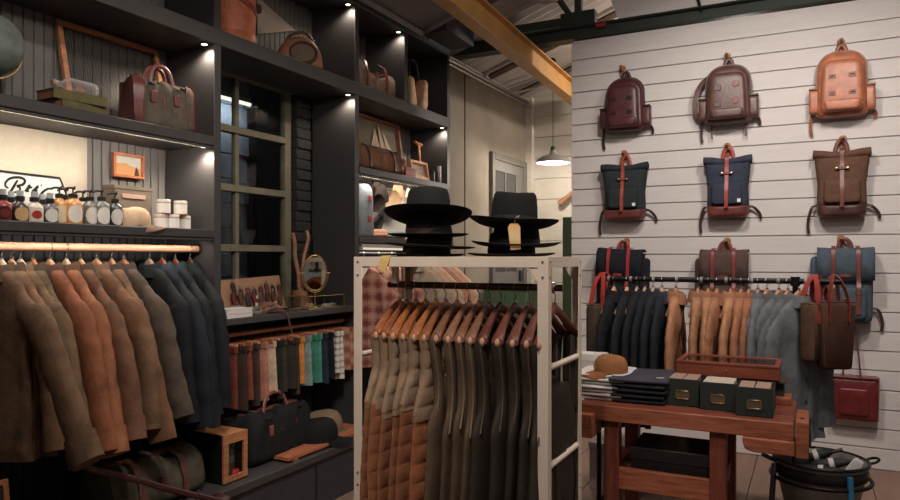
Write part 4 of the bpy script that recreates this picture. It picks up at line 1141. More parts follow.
bottle('dark bottle half hidden right of the cream one', 43, XC, (84, 76, 66), (186, 178, 160), 0)
bottle('grey bottle with a white oval label left of the amber bottles', 50, XA, (82, 80, 80), (214, 210, 200), 0, r=.033)
bottle('amber pump bottle, left of the two amber ones', 59.5, XA - .02, (206, 138, 62), (224, 200, 160), 0, pump=True, h=.158, r=.034)
bottle('large amber pump bottle with a white oval label', 73, XA + .005, (214, 140, 62), (226, 216, 200), 0, pump=True, h=.162, r=.038)
bottle('white bottle with a red square label behind the amber pump', 83, XC + .03, (214, 200, 186), (176, 50, 44), 0, pump=True, h=.15, oval=False)
bottle('black pump bottle behind the amber ones', 66, XC - .02, (48, 46, 46), None, 0, pump=True, h=.165)
bottle('grey pump bottle with a sliver of pale label', 90, XA - .02, (112, 108, 98), (216, 210, 196), 0, pump=True, h=.155, r=.034)
bottle('grey-green pump bottle with a white oval label', 101.5, XA, (106, 104, 96), (218, 214, 202), 0, pump=True, h=.16, r=.036)
bottle('navy pump bottle at the right end of the bottle row', 115, XA, (46, 50, 60), (208, 204, 192), 0, pump=True, h=.152, r=.034)
# little framed desert painting
q0, q1 = P(112.5, 152, X=-3.2), P(143, 180, X=-3.2)
w_ = q1.y - q0.y; h_ = ph(128, 154, 178, -3.2)
t = thing('small_painting', 'small orange-framed desert landscape painting hung above the kraft box', 'picture', (-3.208, (q0.y + q1.y) / 2, P(128, 178, X=-3.2).z), RS)
m = MB(); b_ = .014
m.b2((-w_/2, -.022, 0), (-w_/2 + b_, 0, h_)); m.b2((w_/2 - b_, -.022, 0), (w_/2, 0, h_)); m.b2((-w_/2 + b_, -.022, h_ - b_), (w_/2 - b_, 0, h_)); m.b2((-w_/2 + b_, -.022, 0), (w_/2 - b_, 0, b_))
m.build('frame', wood((196, 106, 60), (6, 20, 20)), t, bev=.002)
cv = MB().b2((-w_/2 + b_, -.008, b_), (w_/2 - b_, 0, h_ - b_)).build('canvas', paint((198, 196, 180)), t)
MB().prism([(-w_/2 + b_, b_), (w_/2 - b_, b_), (w_/2 - b_, h_ * .42), (w_ * .1, h_ * .5), (-w_ * .1, h_ * .62), (-w_/2 + b_, h_ * .55)], -.0095, -.008).build('painted_sand', paint((214, 150, 86)), cv)
MB().prism([(w_ * .2, b_), (w_ * .36, b_), (w_ * .33, h_ * .34), (w_ * .26, h_ * .5), (w_ * .22, h_ * .3)], -.011, -.0095).build('painted_rider', paint((84, 56, 40)), cv)
# kraft box and tan cap in front
X = -3.05; q0, q1 = yx(112, X), yx(150, X)
t = thing('kraft_box', 'grey-brown open card box standing behind the tan cap', 'box', (X - .03, (q0 + q1) / 2, z), RS)
w_ = q1 - q0; d_ = .09; hh = .205
m = MB(); m.b2((-w_/2, -d_/2, 0), (w_/2, -d_/2 + .004, hh)); m.b2((-w_/2, d_/2 - .004, 0), (w_/2, d_/2, hh)); m.b2((-w_/2, -d_/2, 0), (-w_/2 + .004, d_/2, hh)); m.b2((w_/2 - .004, -d_/2, 0), (w_/2, d_/2, hh)); m.b2((-w_/2, -d_/2, 0), (w_/2, d_/2, .004))
m.b2((-w_/2 - .003, -d_/2 - .003, hh - .012), (w_/2 + .003, d_/2 + .003, hh + .006))
m.build('carton', paper((112, 98, 82)), t, bev=.001)
MB().box((0, -d_/2 - .0045, hh * .78), (w_ * .6, .002, .022)).build('band_label', paper((180, 140, 122)), t)
cap('crumpled tan cap lying in front of the kraft box', (-2.935, yx(132, -2.935), z + .004), RS + .9, (208, 170, 134), (130, 104, 84), s=.86, tilt=math.radians(-2))
# white jars
def jar(label, u, X, zz_, r=.033, h=.075):
    t = thing('candle_jar', label, 'jar', (X, yx(u, X), zz_), RS - .5, 'white labelled jars')
    MB().lathe([(.001, 0), (r * .95, 0), (r, .004), (r, h * .80), (.001, h * .80)], 24).build('body', M((190, 120, 76), .3, .1), t, smooth=50)
    n = 18; vs = []
    for i in range(n + 1):
        a = math.radians(-90 + 118 * (i / n * 2 - 1)); vs += [((r + .001) * math.cos(a), (r + .001) * math.sin(a), .006), ((r + .001) * math.cos(a), (r + .001) * math.sin(a), h * .74)]
    MB().add(vs, [(2*i, 2*i+2, 2*i+3, 2*i+1) for i in range(n)]).build('label', paper((226, 220, 210)), t, smooth=60)
    MB().lathe([(.001, h * .8), (r * 1.02, h * .8), (r * 1.02, h * .97), (r * .98, h), (.001, h)], 24).build('lid', paint((200, 190, 176)), t, smooth=50)
X = -2.97
jar('white jar at the bottom left of the jar stack', 161, X + .0, z); jar('white jar at the bottom right, next to the grey side panel', 184, X, z)
jar('white jar at the bottom middle under the upper two', 172.5, X + .02, z)
jar('upper left white jar stacked on the others', 163.5, X + .01, z + .0755); jar('upper right white jar stacked on the others', 180.5, X + .01, z + .0755)

# ---------- top shelf, over the window
z = Z_BM
X = -3.0
q0, q1 = yx(223, -2.93), yx(260, -2.93)
t = thing('leather_bucket', 'large orange-brown leather bucket bag on the top shelf over the window', 'bag', (X - .02, (q0 + q1) / 2, z), RS)
r_ = (q1 - q0) / 2 * .98
L = leather((204, 104, 62), .45)
MB().lathe([(.001, 0), (r_ * .93, 0), (r_ * .97, .02), (r_ * 1.0, .20), (r_ * .97, .40), (r_ * .90, .42), (r_ * .8, .40), (.001, .36)], 32).build('body', L, t, smooth=50)
MB().lathe([(r_ * .97, .004), (r_ * 1.01, .006), (r_ * 1.02, .055), (r_ * .985, .06)], 32, cap=False).build('base_band', leather((196, 108, 62)), t, smooth=50)
MB().tube([(r_ * 1.015 * math.cos(a), r_ * 1.015 * math.sin(a), .235 - .055 * math.cos(a + .3)) for a in [2 * PI * i / 40 for i in range(40)]], .016, 8, closed=True, flat=(.45, 1.1)).build('belt', leather((132, 60, 38)), t, smooth=60)
MB().box((r_ * .75, -r_ * .72, .24), (.05, .03, .05)).build('buckle', DARKL, t, bev=.006)
# cream triangular pennant hung on the back boards
a, b, c = P(262, 6, X=-3.2), P(264, 33, X=-3.2), P(296, 30.5, X=-3.2)
o = MB().prism([(P(258, -3, X=-3.2).y, P(258, -3, X=-3.2).z), (P(258, 34, X=-3.2).y, P(258, 34, X=-3.2).z), (c.y, c.z)], .0, .004).build('pennant', paper((190, 168, 148)))
o.rotation_euler = (0, 0, RS); o.location = (-3.203, 0, 0)
tag(o, 'cream triangular pennant on the back boards beside the leather bucket', 'pennant')
# tan leather pouch with round ring and trailing strap
q0, q1 = yx(282, -2.95), yx(317, -2.95)
t = thing('leather_pouch', 'domed tan leather pouch with dark ring and trailing strap on top shelf', 'bag', (-2.985, (q0 + q1) / 2 + .03, z), RS - .75)
L = leather((168, 108, 76), .5); w_ = (q1 - q0) * .86
pts = [(w_ / 2 * math.cos(a), .20 * math.sin(a) ** .8) for a in [PI * i / 14 for i in range(15)]]
MB().puff(pts, .07, -.09).build('body', L, t, smooth=60)
MB().tube([(.02 + .085 * math.cos(a), -.088, .085 + .065 * math.sin(a)) for a in [2 * PI * i / 24 for i in range(24)]], .010, 8, closed=True, up=(0, 1, 0)).build('ring', leather((84, 50, 40)), t, smooth=60)
MB().lathe([(.001, 0), (.078, 0), (.07, .012), (.001, .018)], 24, Matrix.Translation((.02, -.080, .085)) @ Matrix.Rotation(PI / 2, 4, 'X'), sy=.78).build('inset', M((128, 104, 86), .6), t, smooth=50)
MB().strip(smoothpts([(-w_ * .3, -.06, .10), (-w_ * .55, -.07, .05), (-w_ * .75, -.08, .015), (-w_ * 1.15, -.09, .010)], 6), .028, .008, up=(0, 1, .6)).build('trailing_strap', L, t, smooth=60)
MB().tube(smoothpts([(-.10, -.04, .13), (-.06, -.05, .20), (.03, -.05, .225), (.09, -.05, .17)]), .010, 8, up=(0, 1, 0)).build('handle', leather((104, 62, 44)), t, smooth=60)
# rolled canvas bag in the next bay
q0, q1 = UP[2] + UT + .03, yx(394, -2.92)
duffel('rolled_canvas_bag', 'rolled grey-brown canvas bag with a red leather base on the top shelf', (-2.99, (q0 + q1) / 2, z), RS, (q1 - q0), .25, .20, (140, 112, 96), (140, 66, 50), handles=None, slump=.10, seed=8, end_leather=False, strap=True, flat_top=.3)
# tan leather mitts with a dark loop in the end bay
q0 = yx(413, -2.93)
t = thing('leather_mitts', 'pair of pale tan leather mitts with a dark loop in the end top bay', 'gloves', (-2.95, q0 + .07, z), RS)
for s, L_ in ((-1, (206, 160, 118)), (1, (196, 142, 104))):
    M_ = Matrix.Translation((s * .05, -.02 * s, 0)) @ Matrix.Rotation(s * .12, 4, 'Y')
    MB().puff([(x_, zz_) for x_, zz_ in rrect(.105, .055, 0, .27, .045, .025, 6)], .04, -.05, M_).build('mitt', leather(L_, .6), t, smooth=60)
MB().tube(smoothpts([(-.05, 0, .22), (-.07, .02, .33), (-.02, .03, .42), (.05, .02, .40), (.06, .0, .26)]), .010, 8, up=(0, 1, 0)).build('loop_strap', leather((60, 44, 38)), t, smooth=60)

# ---------- right bay, upper row
z = Z_S1
# framed model sailing boat
X = -3.12; q0, q1 = yx(359, X), yx(402, X)
w_ = q1 - q0; hh = .49
t = thing('boat_picture', 'wooden framed sailing boat model leaning behind the leather duffel', 'picture', (X + .01, (q0 + q1) / 2, z), RS, rx=math.radians(-8))
m = MB(); b_ = .024
m.b2((-w_/2, -.03, 0), (-w_/2 + b_, .01, hh)); m.b2((w_/2 - b_, -.03, 0), (w_/2, .01, hh)); m.b2((-w_/2 + b_, -.03, hh - b_), (w_/2 - b_, .01, hh)); m.b2((-w_/2 + b_, -.03, 0), (w_/2 - b_, .01, b_))
m.build('frame', wood((176, 108, 74), (4, 20, 20)), t, bev=.002)
MB().b2((-w_/2 + b_, 0, b_), (w_/2 - b_, .008, hh - b_)).build('backing', paper((140, 124, 106)), t)
bt = MB().loft([[(x_, -.012 + y_ * k_, .23 - .02 * q_) for x_, y_ in ((-.15, 0), (-.1, .01), (.12, .01), (.17, 0), (.12, -.01), (-.1, -.01))] for q_, k_ in ((0, 1), (1, .7))]).build('hull', wood((150, 92, 60)), t)
for nm, poly in (('main_sail', [(-.01, .25), (-.135, .25), (-.055, .40)]), ('fore_sail', [(.0, .25), (.075, .25), (-.0, .445)]), ('jib_sail', [(.085, .25), (.165, .25), (.06, .40)])):
    MB().prism(poly, -.016, -.012).build(nm, paper((222, 196, 158)), bt)
MB().tube([(-.005, -.01, .23), (-.005, -.01, .45)], .003, 6).build('mast', wood((120, 78, 50)), bt)
q0, q1 = UP[2] + UT + .02, yx(403, -2.93)
duffel('leather_duffel', 'slouchy brown leather duffel in front of the framed boat', (-2.985, (q0 + q1) / 2, z), RS, (q1 - q0), .20, .20, (136, 88, 64), (96, 60, 46), handles=None, slump=.02, seed=12, strap=True, flat_top=.25)
X = -2.93
t = thing('red_tin', 'small red tin box between the duffel and the little wooden frame', 'box', (X, yx(405.5, X), z), RS)
w_ = pw(401, 411, X); MB().b2((-w_/2, -.05, 0), (w_/2, .05, .075)).build('body', M((168, 48, 44), .5), t, bev=.004)
MB().b2((-w_/2 - .002, -.052, .06), (w_/2 + .002, .052, .08)).build('lid', M((178, 58, 50), .5), t, bev=.004)
X = -2.93; w_ = pw(411, 428, X)
t = thing('wooden_picture', 'small tan wooden display frame leaning on the shelf under the spade handle', 'frame', (X, yx(420, X), z), RS, rx=math.radians(-10))
m = MB(); hh = .165; b_ = .024
m.b2((-w_/2, -.02, 0), (-w_/2 + b_, .02, hh)); m.b2((w_/2 - b_, -.02, 0), (w_/2, .02, hh)); m.b2((-w_/2 + b_, -.02, hh - b_), (w_/2 - b_, .02, hh)); m.b2((-w_/2 + b_, -.02, 0), (w_/2 - b_, .02, b_ * 1.5))
m.build('frame', wood((206, 142, 94), (4, 20, 20)), t, bev=.002)
MB().b2((-w_/2 + b_, .005, b_), (w_/2 - b_, .012, hh - b_)).build('picture', M((180, 150, 120), .6, .4, 30), t)
X = -3.08
t = thing('spade_handle', 'wooden T-shaped spade handle standing against the grooved boards', 'tool', (X, yx(421.5, X), z), RS)
MB().tube([(0, 0, .0), (0, .03, .36)], [.008, .014], 12).build('shaft', wood((190, 122, 78), (40, 40, 4)), t, smooth=60)
MB().tube([(-.075, .03, .375), (-.03, .03, .362), (.03, .03, .362), (.075, .03, .355)], [.013, .016, .016, .013], 12, up=(0, 1, 0)).build('grip', wood((176, 108, 70), (4, 40, 40)), t, smooth=60)
X = -2.92
t = thing('black_bottle', 'small black bottle with a white cap at the right end of the shelf', 'bottle', (X, yx(431.5, X), z), RS)
MB().lathe([(.001, 0), (.030, 0), (.031, .004), (.031, .09), (.02, .11), (.001, .11)], 20).build('body', M((30, 30, 32), .3), t, smooth=50)
t = thing('silver_flask', 'slim silver flask with white top beside the black bottle', 'bottle', (X + .03, yx(436, X), z), RS)
MB().lathe([(.001, 0), (.017, 0), (.018, .004), (.018, .10), (.001, .10)], 18).build('body', STEEL, t, smooth=50)
MB().lathe([(.001, .10), (.019, .10), (.019, .15), (.001, .152)], 18).build('cap', paint((220, 216, 208)), t, smooth=50)

# ---------- right bay, caps row
z = Z_S2
MB_ = MB(); 
t = thing('light_bar', 'pale bar light fixed under the caps shelf', 'light', (-2.87, UP[2] + UT + .04, z - .095), RS)
MB().b2((0, -.02, 0), (.56, .03, .045)).build('housing', paint((190, 186, 178)), t, bev=.004)
MB().b2((.01, -.022, .006), (.55, -.019, .020)).build('diffuser', emit((255, 240, 220), .5, 'bar_glow'), t)
ld = bpy.data.lights.new('bar_lamp', 'AREA'); ld.energy = .8; ld.color = (1, .9, .78); ld.shape = 'RECTANGLE'; ld.size = .5; ld.size_y = .03
lo = bpy.data.objects.new('tube', ld); COL.objects.link(lo); lo.parent = t; lo.location = (.28, 0, -.004)
# pale liner behind the caps
o = MB().b2((XB + .002, UP[2] + UT + .004, z + .002), (XB + .008, UP[3] - .004, Z_S1 - .056)).build('panel', paint((196, 190, 180)), sh)
o['label'] = 'pale liner board behind the caps'
X = -2.95
t = thing('folded_shirt', 'pale blue folded fabric with two red patches hanging at the left of the caps', 'shirt', (X, yx(364, X), z), RS)
w_ = pw(358, 370, X)
MB().puff(rrect(w_ * .95, w_ * .7, 0, .40, .03, .05, 6), .05, -.05).build('body', fabric((136, 142, 146)), t, smooth=60)
for zz_ in (.14, .29): MB().box((.0, -.052, zz_), (.045, .006, .045)).build('red_patch', fabric((176, 70, 66)), t, bev=.002)
def capw(label, u, v, X, col, brimcol, rz, tilt, **k):
    p = P(u, v, X=X); cap(label, (p.x, p.y, p.z), rz, col, brimcol, tilt=tilt, group='caps shown in the lit bay', **k)
capw('grey-brown cap hung highest at the left of the lit bay', 371, 197, -3.10, (112, 96, 86), (96, 82, 74), RS + .2, math.radians(-78), s=.98)
capw('dark brown mesh cap in the middle of the lit bay', 377, 207, -3.05, (74, 62, 56), (66, 54, 50), RS - .2, math.radians(-76), s=1.05, patch=None)
capw('grey cap tucked low behind the pink beanie', 377, 226, -3.09, (104, 98, 92), (92, 86, 82), RS, math.radians(-70))
capw('cream and tan cap at the right of the lit bay', 393, 203, -3.08, (216, 186, 152), (206, 168, 130), RS - .1, math.radians(-78), s=1.08)
capw('pale cream cap partly behind the black hat crown', 403, 208, -3.09, (220, 204, 180), (206, 190, 166), RS + .1, math.radians(-78))
def beanie(label, u, X, col, k=1.0):
    t = thing('beanie', label, 'hat', (X, yx(u, X), z), RS, 'folded beanies under the caps')
    MB().lathe([(.001, 0), (.07 * k, 0), (.082 * k, .02), (.075 * k, .05), (.045 * k, .068), (.001, .070)], 22, sy=.9).build('crown', fabric(col), t, smooth=60)
    MB().tube([(.078 * k * math.cos(a), .07 * k * math.sin(a), .022) for a in [2 * PI * i / 24 for i in range(24)]], .013, 8, closed=True).build('cuff', fabric(col), t, smooth=60)
beanie('salmon pink beanie on the caps shelf', 378, -2.93, (214, 150, 122)); beanie('grey-green beanie beside the pink one', 395.5, -2.93, (128, 136, 124), 1.05)

# ---------- right bay, hanging shirts
PL = plaid((178, 118, 100), (112, 44, 44), (208, 168, 142), 40, 'red_plaid')
PL2 = plaid((186, 136, 114), (128, 64, 58), (214, 182, 156), 46, 'rose_plaid')
RZ2 = 1.535 + .014
SH = [(362, PL, PL, 'rose and dark red plaid shirt in front at the left behind the rack', -.10), (377, PL2, PL2, 'lighter plaid shirt beside the front plaid one', -.05), (390, PL, PL, 'plaid shirt pushed behind the yellow card tag', 0),
      (408, fabric((160, 140, 118)), fabric((150, 130, 108)), 'beige shirt at the left of the pale row behind the rack bar', 0), (418, fabric((190, 150, 124)), fabric((180, 140, 116)), 'pink-beige shirt second in the pale row', 0), (428, fabric((196, 156, 128)), fabric((196, 156, 128)), 'peach shirt in the middle of the pale row', 0),
      (437, fabric((180, 128, 104)), fabric((172, 120, 98)), 'rosy tan shirt in the pale row', 0), (446, fabric((196, 152, 122)), fabric((190, 142, 112)), 'peach-tan shirt at the right end of the pale row', 0)]
for i, (u, ma, mc, lab, rzz) in enumerate(SH):
    X = -2.9
    y = max(min(yx(u, X), UP[3] - .06), UP[2] + UT + .075)
    if i >= 3: y = [4.86, 4.97, 5.08, 5.22, 5.35][i - 3]
    loc = (X + (.0 if i < 3 else .10), y, RZ2)
    hanger('hanger inside the ' + ' '.join(lab.split()[:11]), loc, math.radians(8), 'hangers in the shirt bay', (176, 136, 104), half=.125, drop=.14)
    jacket(lab, loc, math.radians(8), 'shirts in the bay behind the rack', ma, mc, L=.76, half=.19, thick=.030, sleeve=.5, out=(.0, .06), seed=200 + i, kind='shirt', name='shirt', cuffs=True)

# ---------- middle bay: small clothes on clip hangers under the worktop
SCZ = 1.060 + .015
CL = [('rust', (120, 58, 44), 0), ('dark brown', (66, 50, 42), 0), ('brick red', (140, 66, 50), 0), ('dark umber', (74, 58, 48), 0), ('salmon', (190, 120, 98), 0), ('cream', (206, 178, 146), 0), ('black-green', (44, 46, 40), 0), ('dark olive', (66, 62, 48), 0), ('dark tweed', (58, 54, 46), 0),
      ('umber', (70, 58, 46), 0), ('bright orange', (224, 140, 52), 0), ('pale grey-blue', (130, 150, 146), 0), ('teal green', (58, 138, 112), 0), ('sea green', (74, 150, 124), 0), ('navy', (44, 54, 74), 0), ('black', (34, 36, 40), 0), ('cream check', None, 1), ('white check', None, 1), ('rose plaid', None, 2), ('red plaid', None, 3)]
CK = plaid((214, 206, 192), (70, 66, 66), (230, 224, 214), 90, 'cream_check')
def clip_hanger(label, loc, col, w):
    t = thing('clip_hanger', label, 'hanger', loc, .0, 'clip hangers under the worktop')
    MB().b2((-w/2, -.007, -.085), (w/2, .007, -.055)).build('bar', wood(col, (6, 40, 40)), t, bev=.004)
    MB().tube([(0, 0, -.055), (0, .004, -.035)] + [(.015 * math.cos(math.radians(a)), 0, -.015 + .0165 * math.sin(math.radians(a))) for a in range(-60, 200, 26)], .002, 6).build('hook', STEEL, t, smooth=60)
    for s in (-1, 1): MB().box((s * w * .36, 0, -.078), (.020, .024, .030)).build('clip', STEEL, t, bev=.003)
for i, (nm, c, kind) in enumerate(CL):
    f = i / (len(CL) - 1)
    y = UP[1] + UT + .10 + (UP[2] - UP[1] - UT - .15) * f
    w = .27; L = .34 - .05 * f + .03 * math.sin(i * 2.3)
    if i == 12 or i == 13: L = .31
    loc = (-2.95, y, SCZ)
    order = ['left end', 'second from the left'][i] if i < 2 else None
    lab = {0: 'rust cloth shorts at the left end under the worktop', 19: 'red plaid shorts at the right end under the worktop'}.get(i, nm + ' shorts on a clip hanger between the ' + CL[i-1][0] + ' and ' + CL[(i+1) % 20][0] + ' ones')
    clip_hanger('clip hanger holding the ' + nm + ' shorts', loc, (176, 92, 58) if i % 3 else (198, 140, 98), w * .9)
    mt = fabric(c, .3) if kind == 0 else CK if kind == 1 else PL2 if kind == 2 else PL
    t = thing('shorts', lab, 'shorts', loc, random.uniform(-.14, .14), 'small clothes under the worktop')
    rings = []; n = 24
    for k in range(13):
        q = k / 12; zz_ = -.07 - L * q; r = []
        for j in range(n):
            a = 2 * PI * j / n
            x = w / 2 * (.92 + .10 * q) * se(a, .6); yy = (.010 + .013 * min(1, q * 3)) * se(a - PI / 2, .8) + .006 * q * math.sin(30 * x + i * 2)
            r.append((x, yy, zz_ + .004 * math.sin(20 * x + i)))
        rings.append(r)
    bd = MB().loft(rings).build('body', mt, t, smooth=70)
    MB().b2((-w * .47, -.0145, -.105), (w * .47, .0145, -.068)).build('waistband', mt, t, bev=.004)

# ---------- worktop by the window
z = Z_WT
X = -3.06; q0, q1 = yx(227, X), yx(288, X); w_ = q1 - q0
t = thing('display_board', 'tan display board with small leather goods standing on the window worktop', 'display', (X - .02, (q0 + q1) / 2, z), RS, rx=math.radians(-12))
MB().prism([(-w_/2 + .02, 0), (w_/2, 0), (w_/2 - .01, .225), (-w_/2 - .015, .205)], 0, .014).build('board', M((172, 126, 92), .7, .12), t, bev=.002)
MB().b2((-w_/2, -.05, 0), (w_/2, .004, .014)).build('ledge', M((150, 106, 76), .7, .12), t, bev=.002)
rnd = random.Random(5)
fobs = [('dark red', (104, 34, 32)), ('black', (30, 27, 27)), ('brown', (92, 58, 42)), ('oxblood', (84, 30, 32)), ('dark brown', (60, 42, 34)), ('burgundy', (112, 40, 40))]
NTH = 'first second third fourth fifth sixth seventh eighth ninth tenth eleventh twelfth thirteenth fourteenth fifteenth'.split()
for i in range(16):
    f = (i + .5) / 16; c = fobs[i % 6]
    row = i % 2
    loc = Vector((-w_/2 + .05 + (w_ - .08) * f, -.012 - .018 * (1 - row), .016 + .05 * row + rnd.uniform(0, .012)))
    wl = Matrix.Translation(t.location) @ Euler((math.radians(-12), 0, RS)).to_matrix().to_4x4() @ loc
    adj = ['left end', 'right end']
    k = thing('leather_fob', c[0] + ' leather fob' + (' at the left end of the tan display board' if i == 0 else ' at the right end of the tan display board' if i == 15 else ', ' + NTH[i] + ' from the left end of the tan display board'), 'key fob', wl, RS + rnd.uniform(-.2, .2), 'leather fobs on the tan board', rx=math.radians(-12))
    hh = rnd.uniform(.07, .11)
    MB().puff(rrect(.028, .034, 0, hh, .008, .012, 4), .004, -.007).build('leather', leather(c[1], .4), k, smooth=50)
    MB().tube([(.011 * math.cos(a), -.002, hh + .008 + .011 * math.sin(a)) for a in [2 * PI * q / 12 for q in range(12)]], .0018, 5, closed=True, up=(0, 1, 0)).build('ring', STEEL, k, smooth=60)
    if i in (6, 7, 12): MB().box((0, -.008, .02), (.022, .003, .02)).build('tag', paper((214, 210, 204)), k)
# booklets
X = -2.90; q0, q1 = yx(219.5, X), yx(243.5, X)
for i, (lab, dz) in enumerate((('white booklet pack at the bottom on the worktop corner', 0), ('white booklet pack on top at the worktop corner', .026))):
    t = thing('booklet', lab, 'booklet', (X, max((q0 + q1) / 2, UP[1] + UT + .115), z + dz), RS + .02 * i, 'white booklets on the worktop')
    MB().b2((-.10, -.06, 0), (.10, .06, .0245)).build('pages', paper((224, 214, 208)), t, bev=.001)
    MB().b2((-.102, -.062, .022), (.102, .062, .0252)).build('cover', paper((232, 222, 216)), t, bev=.0008)
def lump(name, label, cat, u, X, w, d, h, col, rz=0, dz=0, group=None):
    t = thing(name, label, cat, (X, yx(u, X), z + dz), RS + rz, group)
    rings = []
    for k, f in ((.9, 0), (1, .25), (.92, .6), (.65, .9), (.2, 1)):
        rings.append([(w / 2 * k * se(a, .8) * (1 + .06 * math.sin(5 * a + u)), d / 2 * k * se(a - PI / 2, .8) * (1 + .08 * math.sin(3 * a + u)), h * f * (1 + .15 * math.sin(2 * a + u))) for a in [2 * PI * j / 20 for j in range(20)]])
    MB().loft(rings).build('body', leather(col, .55), t, smooth=60)
    MB().strip(smoothpts([(-w * .4, -d * .3, h * .5), (0, -d * .42, h * .75), (w * .4, -d * .2, h * .5)]), .012, .003, up=(0, 0, 1)).build('edge_strip', leather((96, 58, 44)), t, smooth=60)
    return t
lump('leather_pouch', 'grey-green flat leather pouch behind the white booklets', 'pouch', 236, -3.0, .16, .10, .05, (132, 112, 92), dz=0)
lump('leather_pouch', 'greenish grey pouch in front of the tan board', 'pouch', 253, -2.91, .15, .09, .045, (108, 110, 92), .3)
lump('leather_wallet', 'brown leather wallet bundle under the tan board', 'wallet', 268, -2.95, .17, .11, .06, (130, 84, 62), -.1)
lump('leather_wallet', 'dark brown wallet near the strap on the worktop edge', 'wallet', 276, -2.90, .13, .08, .03, (70, 44, 36), .1)
# strap over the edge
y = yx(283, -2.84)
o = MB().strip(smoothpts([(-2.92, y - .01, z + .004), (-2.83, y, z + .006), (-2.812, y + .004, z - .005), (-2.81, y + .02, z - .05), (-2.81, y + .05, z - .13)], 6), .012, .004, up=(0, 1, 0)).build('leather_strip', leather((108, 60, 52)), smooth=60)
tag(o, 'thin red-brown leather cord hanging over the worktop edge', 'cord')
# jar with two driftwood sticks
X = -3.07; y = yx(300, X)
t = thing('stick_vase', 'brown wooden block holding two tall bare sticks beside the oval mirror', 'vase', (X, y, z), RS)
MB().lathe([(.001, 0), (.055, 0), (.058, .01), (.054, .11), (.044, .115), (.001, .10)], 22).build('pot', wood((150, 98, 66), (20, 20, 20)), t, smooth=50)
MB().tube(smoothpts([(-.01, 0, .05), (-.012, 0, .20), (-.04, .01, .34), (-.055, .0, .43), (-.075, 0, .50)]), [.018, .018, .017, .017, .016] + [.014] * 22, 10).build('stick', M((168, 118, 88), .8, .3, 20), t, smooth=60)
MB().tube(smoothpts([(.012, 0, .05), (.03, .0, .20), (.05, .01, .33), (.085, .0, .46), (.095, .02, .52)]), [.017] * 10 + [.012] * 17, 10).build('stick', M((176, 120, 88), .8, .3, 20), t, smooth=60)
t2 = MB().lathe([(.001, 0), (.02, 0), (.024, .03), (.018, .05), (.012, .09), (.001, .092)], 14).build('bottle_neck', M((84, 30, 30), .3), t, smooth=50); t2.location = (.045, -.035, .10)
# oval mirror on a stand
X = -2.96; pc = P(315, 273, X=X)
t = thing('vanity_mirror', 'oval gold-rimmed vanity mirror on a stand inside the glass tray', 'mirror', (X, pc.y, z), RS - .80)
a_, b_ = .076, .118; zc = pc.z - z
E = [(a_ * math.cos(q), 0, zc + b_ * math.sin(q)) for q in [2 * PI * i / 40 for i in range(40)]]
MB().tube(E, .005, 8, closed=True, up=(0, 1, 0)).build('rim', BRASS, t, smooth=60)
mm = bpy.data.materials.new('mirror_glass'); mm.use_nodes = True; bs = mm.node_tree.nodes['Principled BSDF']; bs.inputs['Metallic'].default_value = 1; bs.inputs['Roughness'].default_value = .03; bs.inputs['Base Color'].default_value = (.8, .8, .8, 1)
MB().lathe([(.001, -.002), (1, -.002), (1, .002), (.001, .002)], 40, Matrix.Translation((0, 0, zc)) @ Matrix.Rotation(PI / 2, 4, 'X') @ Matrix.Diagonal((a_, b_, 1, 1))).build('glass', mm, t)
MB().tube([(.088 * math.cos(math.radians(q)), 0, zc + .005 + .135 * math.sin(math.radians(q))) for q in range(-180, 1, 10)], .0035, 8, up=(0, 1, 0)).build('yoke', BRASS, t, smooth=60)
for s in (-1, 1): MB().tube([(s * .074, 0, zc), (s * .10, 0, zc)], .005, 8).build('pivot', BRASS, t, smooth=60)
MB().lathe([(.001, .006), (.040, .006), (.036, .016), (.008, .026), (.005, .05), (.005, zc - .128), (.001, zc - .127)], 20).build('stem', BRASS, t, smooth=50)
# glass tray with brass edges
q0, q1 = yx(301, -2.92), yx(337, -2.92); w_ = q1 - q0; d_ = .17; hh = .085
t = thing('glass_tray', 'open glass box with brass edges around the mirror foot', 'tray', (-2.945, (q0 + q1) / 2, z), RS)
m = MB(); cs = [(-w_/2, -d_/2), (w_/2, -d_/2), (w_/2, d_/2), (-w_/2, d_/2)]
for zz_ in (.003, hh): m.tube([(x_, y_, zz_) for x_, y_ in cs], .0022, 6, closed=True)
for x_, y_ in cs: m.tube([(x_, y_, 0), (x_, y_, hh)], .0022, 6)
m.build('brass_edges', BRASS, t)
m = MB(); m.b2((-w_/2, -d_/2 - .001, .003), (w_/2, -d_/2 + .001, hh)); m.b2((-w_/2, d_/2 - .001, .003), (w_/2, d_/2 + .001, hh)); m.b2((-w_/2 - .001, -d_/2, .003), (-w_/2 + .001, d_/2, hh)); m.b2((w_/2 - .001, -d_/2, .003), (w_/2 + .001, d_/2, hh))
m.build('glass_sides', CLEAR, t)
MB().b2((-w_/2, -d_/2, .0005), (w_/2, d_/2, .004)).build('base', paint((170, 150, 128)), t)
def bit(name, label, cat, u, X, w, d, h, col, rz):
    t = MB().puff(rrect(w, w, 0, h, h * .35, h * .35, 4), d / 2, -d / 2).build(name, leather(col, .4), smooth=60)
    t.location = (X, yx(u, X), z + .0045); t.rotation_euler = (0, 0, rz); tag(t, label, cat, 'small goods in the glass tray')
bit('card_holder', 'orange leather card holder in the glass tray', 'wallet', 306, -2.91, .07, .035, .022, (206, 130, 82), RS + .3)
bit('card_holder', 'pale tan card holder in the glass tray near the stem', 'wallet', 309, -2.96, .06, .03, .03, (196, 134, 92), RS - .4)
bit('soap_bar', 'small white bar at the right of the glass tray', 'soap', 326, -2.93, .055, .035, .020, (226, 206, 186), RS)
bit('soap_bar', 'small pale bar behind the white one in the glass tray', 'soap', 333, -2.97, .05, .03, .018, (206, 176, 150), RS + .2)

